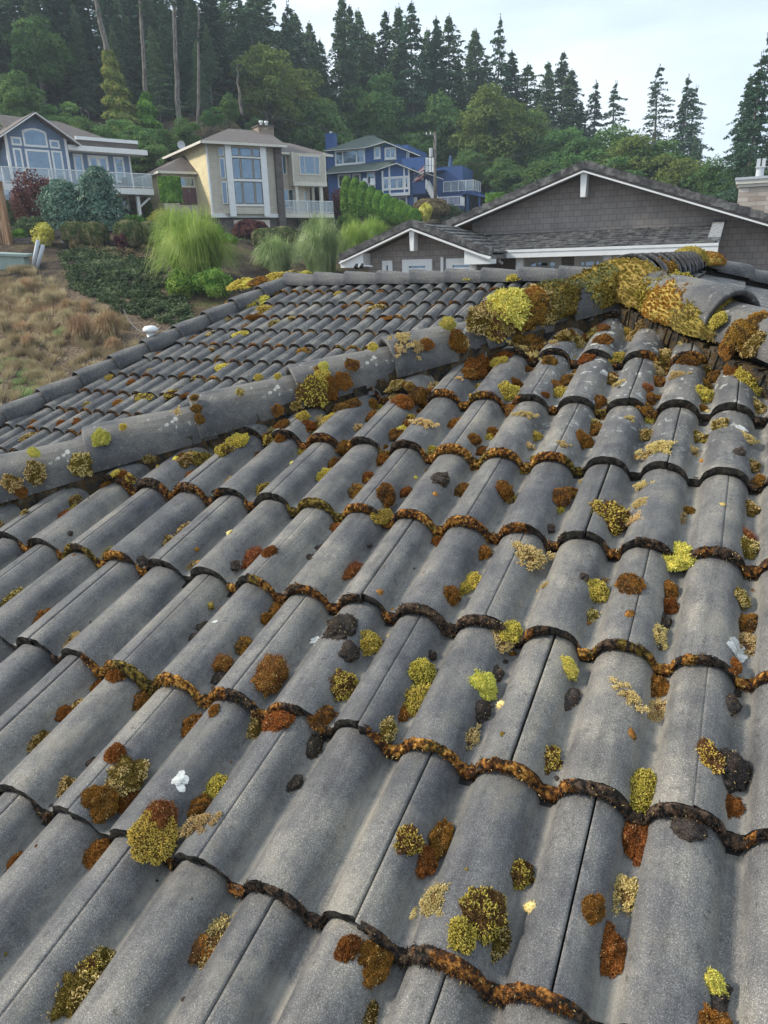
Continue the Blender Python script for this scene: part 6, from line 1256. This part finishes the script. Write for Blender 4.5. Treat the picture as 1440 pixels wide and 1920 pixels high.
fc=bpy.data.curves.new('numerals','FONT'); fc.body='1787'; fc.size=5.4*s; fc.extrude=.004; fc.align_x='CENTER'; fc.materials.append(M['white']); fo=bpy.data.objects.new('numerals',fc); link(fo); fo.parent=e; fo.location=(0,-.03,1.7*s); fo.rotation_euler=(rad(90),0,0)
bpy.context.view_layer.update(); _me=bpy.data.meshes.new_from_object(fo.evaluated_get(bpy.context.evaluated_depsgraph_get())); _n=mobj('numerals',_me,e); _n.location=fo.location; _n.rotation_euler=fo.rotation_euler; bpy.data.objects.remove(fo); _n.name='numerals'
for i,(x0,x1,y) in enumerate(((-30,95,455),(-30,60,447),(60,150,440))):
    p=onground(x0,y); q=onground(x1,y+1); o=MB().bar(tuple(p+np.array([0,0,.1])),tuple(q+np.array([0,0,.1])),.5,.42).build('garden_edging',[M['stone_dark']]); tag(o,('low stone edging in front at the left below the yellow bush','low stone edging behind the wooden post','stone edging beneath the low juniper')[i],'edging','stone edging on the slope')
# white mushroom vent beyond the left hip, cable
P3=hitplane(283,627,np.array([-SS*0-.55,0,.83]),float(np.array([-.55,0,.83])@(HA+np.array([-.55,1.4,.12])))) if False else at(283,626,7.6)
e=empty('roof_vent',tuple(map(float,P3)),0,'white mushroom-shaped vent cap peeking over the far hip','vent'); sc=float(np.linalg.norm(P3))/FPX
MB().tube([(0,0,-.9),(0,0,6*sc)],7*sc,14).build('pipe',[M['white']],e,True); MB().tube([(0,0,4*sc),(0,0,9*sc),(0,0,13*sc),(0,0,14*sc)],[13*sc,13*sc,9*sc,3*sc],16).build('cap',[M['white']],e,True)
a=at(232,580,26); b=at(302,615,9); o=MB().tube([tuple(a+(b-a)*t+np.array([0,0,-.3*4*t*(1-t)])) for t in np.linspace(0,1,10)],.012,5).build('cable',[M['gutter']]); tag(o,'thin dark cable running from a stake on the bank to the roof','cable')
p=onground(231,600); D_=DL(p)[0]; s=D_/FPX; o=MB().tube([(0,0,-.2),(0,0,26*s)],1.6*s,8).build('stake',[M['black']]); o.location=tuple(map(float,p)); tag(o,'thin black stake on the bank holding the cable','stake')
# ================================================================ pale lichen splats on the tiles
LI=noisemat('lichen_white',[(.42,.42,.39),(.66,.66,.62)],scale=60,rough=.9)
for x,y,s_,lab in ((340,1466,19,'round grey-white speckled lichen patch beside the yellow-green clump'),(580,1176,13,'small smooth white lichen spot on a crest'),(1385,1207,20,'ragged white splash below the straw tuft at the right edge'),(497,893,11,'short white streak on a crest in the middle left'),(1135,690,10,'pale oval lichen spot under the peak'),(1390,800,14,'white splash at the right edge near the upper courses'),(405,1168,7,'tiny white fleck near a golden cushion')):
    p=onP1(x,y); b_,nv,r,k=surf1(p); R=s_*float(np.linalg.norm(b_))/FPX; rs=np.random.default_rng(int(x)); V=[];F=[]
    n=22; mb=MB()
    for q in range(14 if s_>15 else 5):
        c=rs.normal(0,.38 if q else 0,2); rr=rs.uniform(.14,.4) if q else .55; ring=[]
        for i in range(n):
            a=2*math.pi*i/n; w_=rr*(1+.35*mn.noise(Vector((math.cos(a)*1.7+q,math.sin(a)*1.7,x)))); g=c+np.array([math.cos(a),math.sin(a)])*w_
            wp=b_+X*(g[0]*R)-VD*(g[1]*R*1.0); sp_,_,_,_=surf1(wp+N1*0); ring.append(tuple(sp_+N1*(.0016+q*.0002)))
        mb.slab(ring,.0025,0,tuple(-N1))
    o=mb.build('lichen_patch',[LI]); tag(o,lab,'lichen','pale lichen spots on the tiles')
# ================================================================ air
hz=MB(); hz.box(-420,420,-200,520,-9,60); hm=bpy.data.materials.new('haze'); hm.use_nodes=True; ht=hm.node_tree; ht.nodes.clear(); ho=N(ht,'ShaderNodeOutputMaterial'); pv=N(ht,'ShaderNodeVolumePrincipled'); pv.inputs['Color'].default_value=(.80,.90,1,1); pv.inputs['Density'].default_value=.0006; pv.inputs['Anisotropy'].default_value=.2; ht.links.new(pv.outputs[0],ho.inputs['Volume'])
h_=hz.build('haze',[hm]); tag(h_,'thin bluish air between the roof and the wood','haze',kind='stuff')
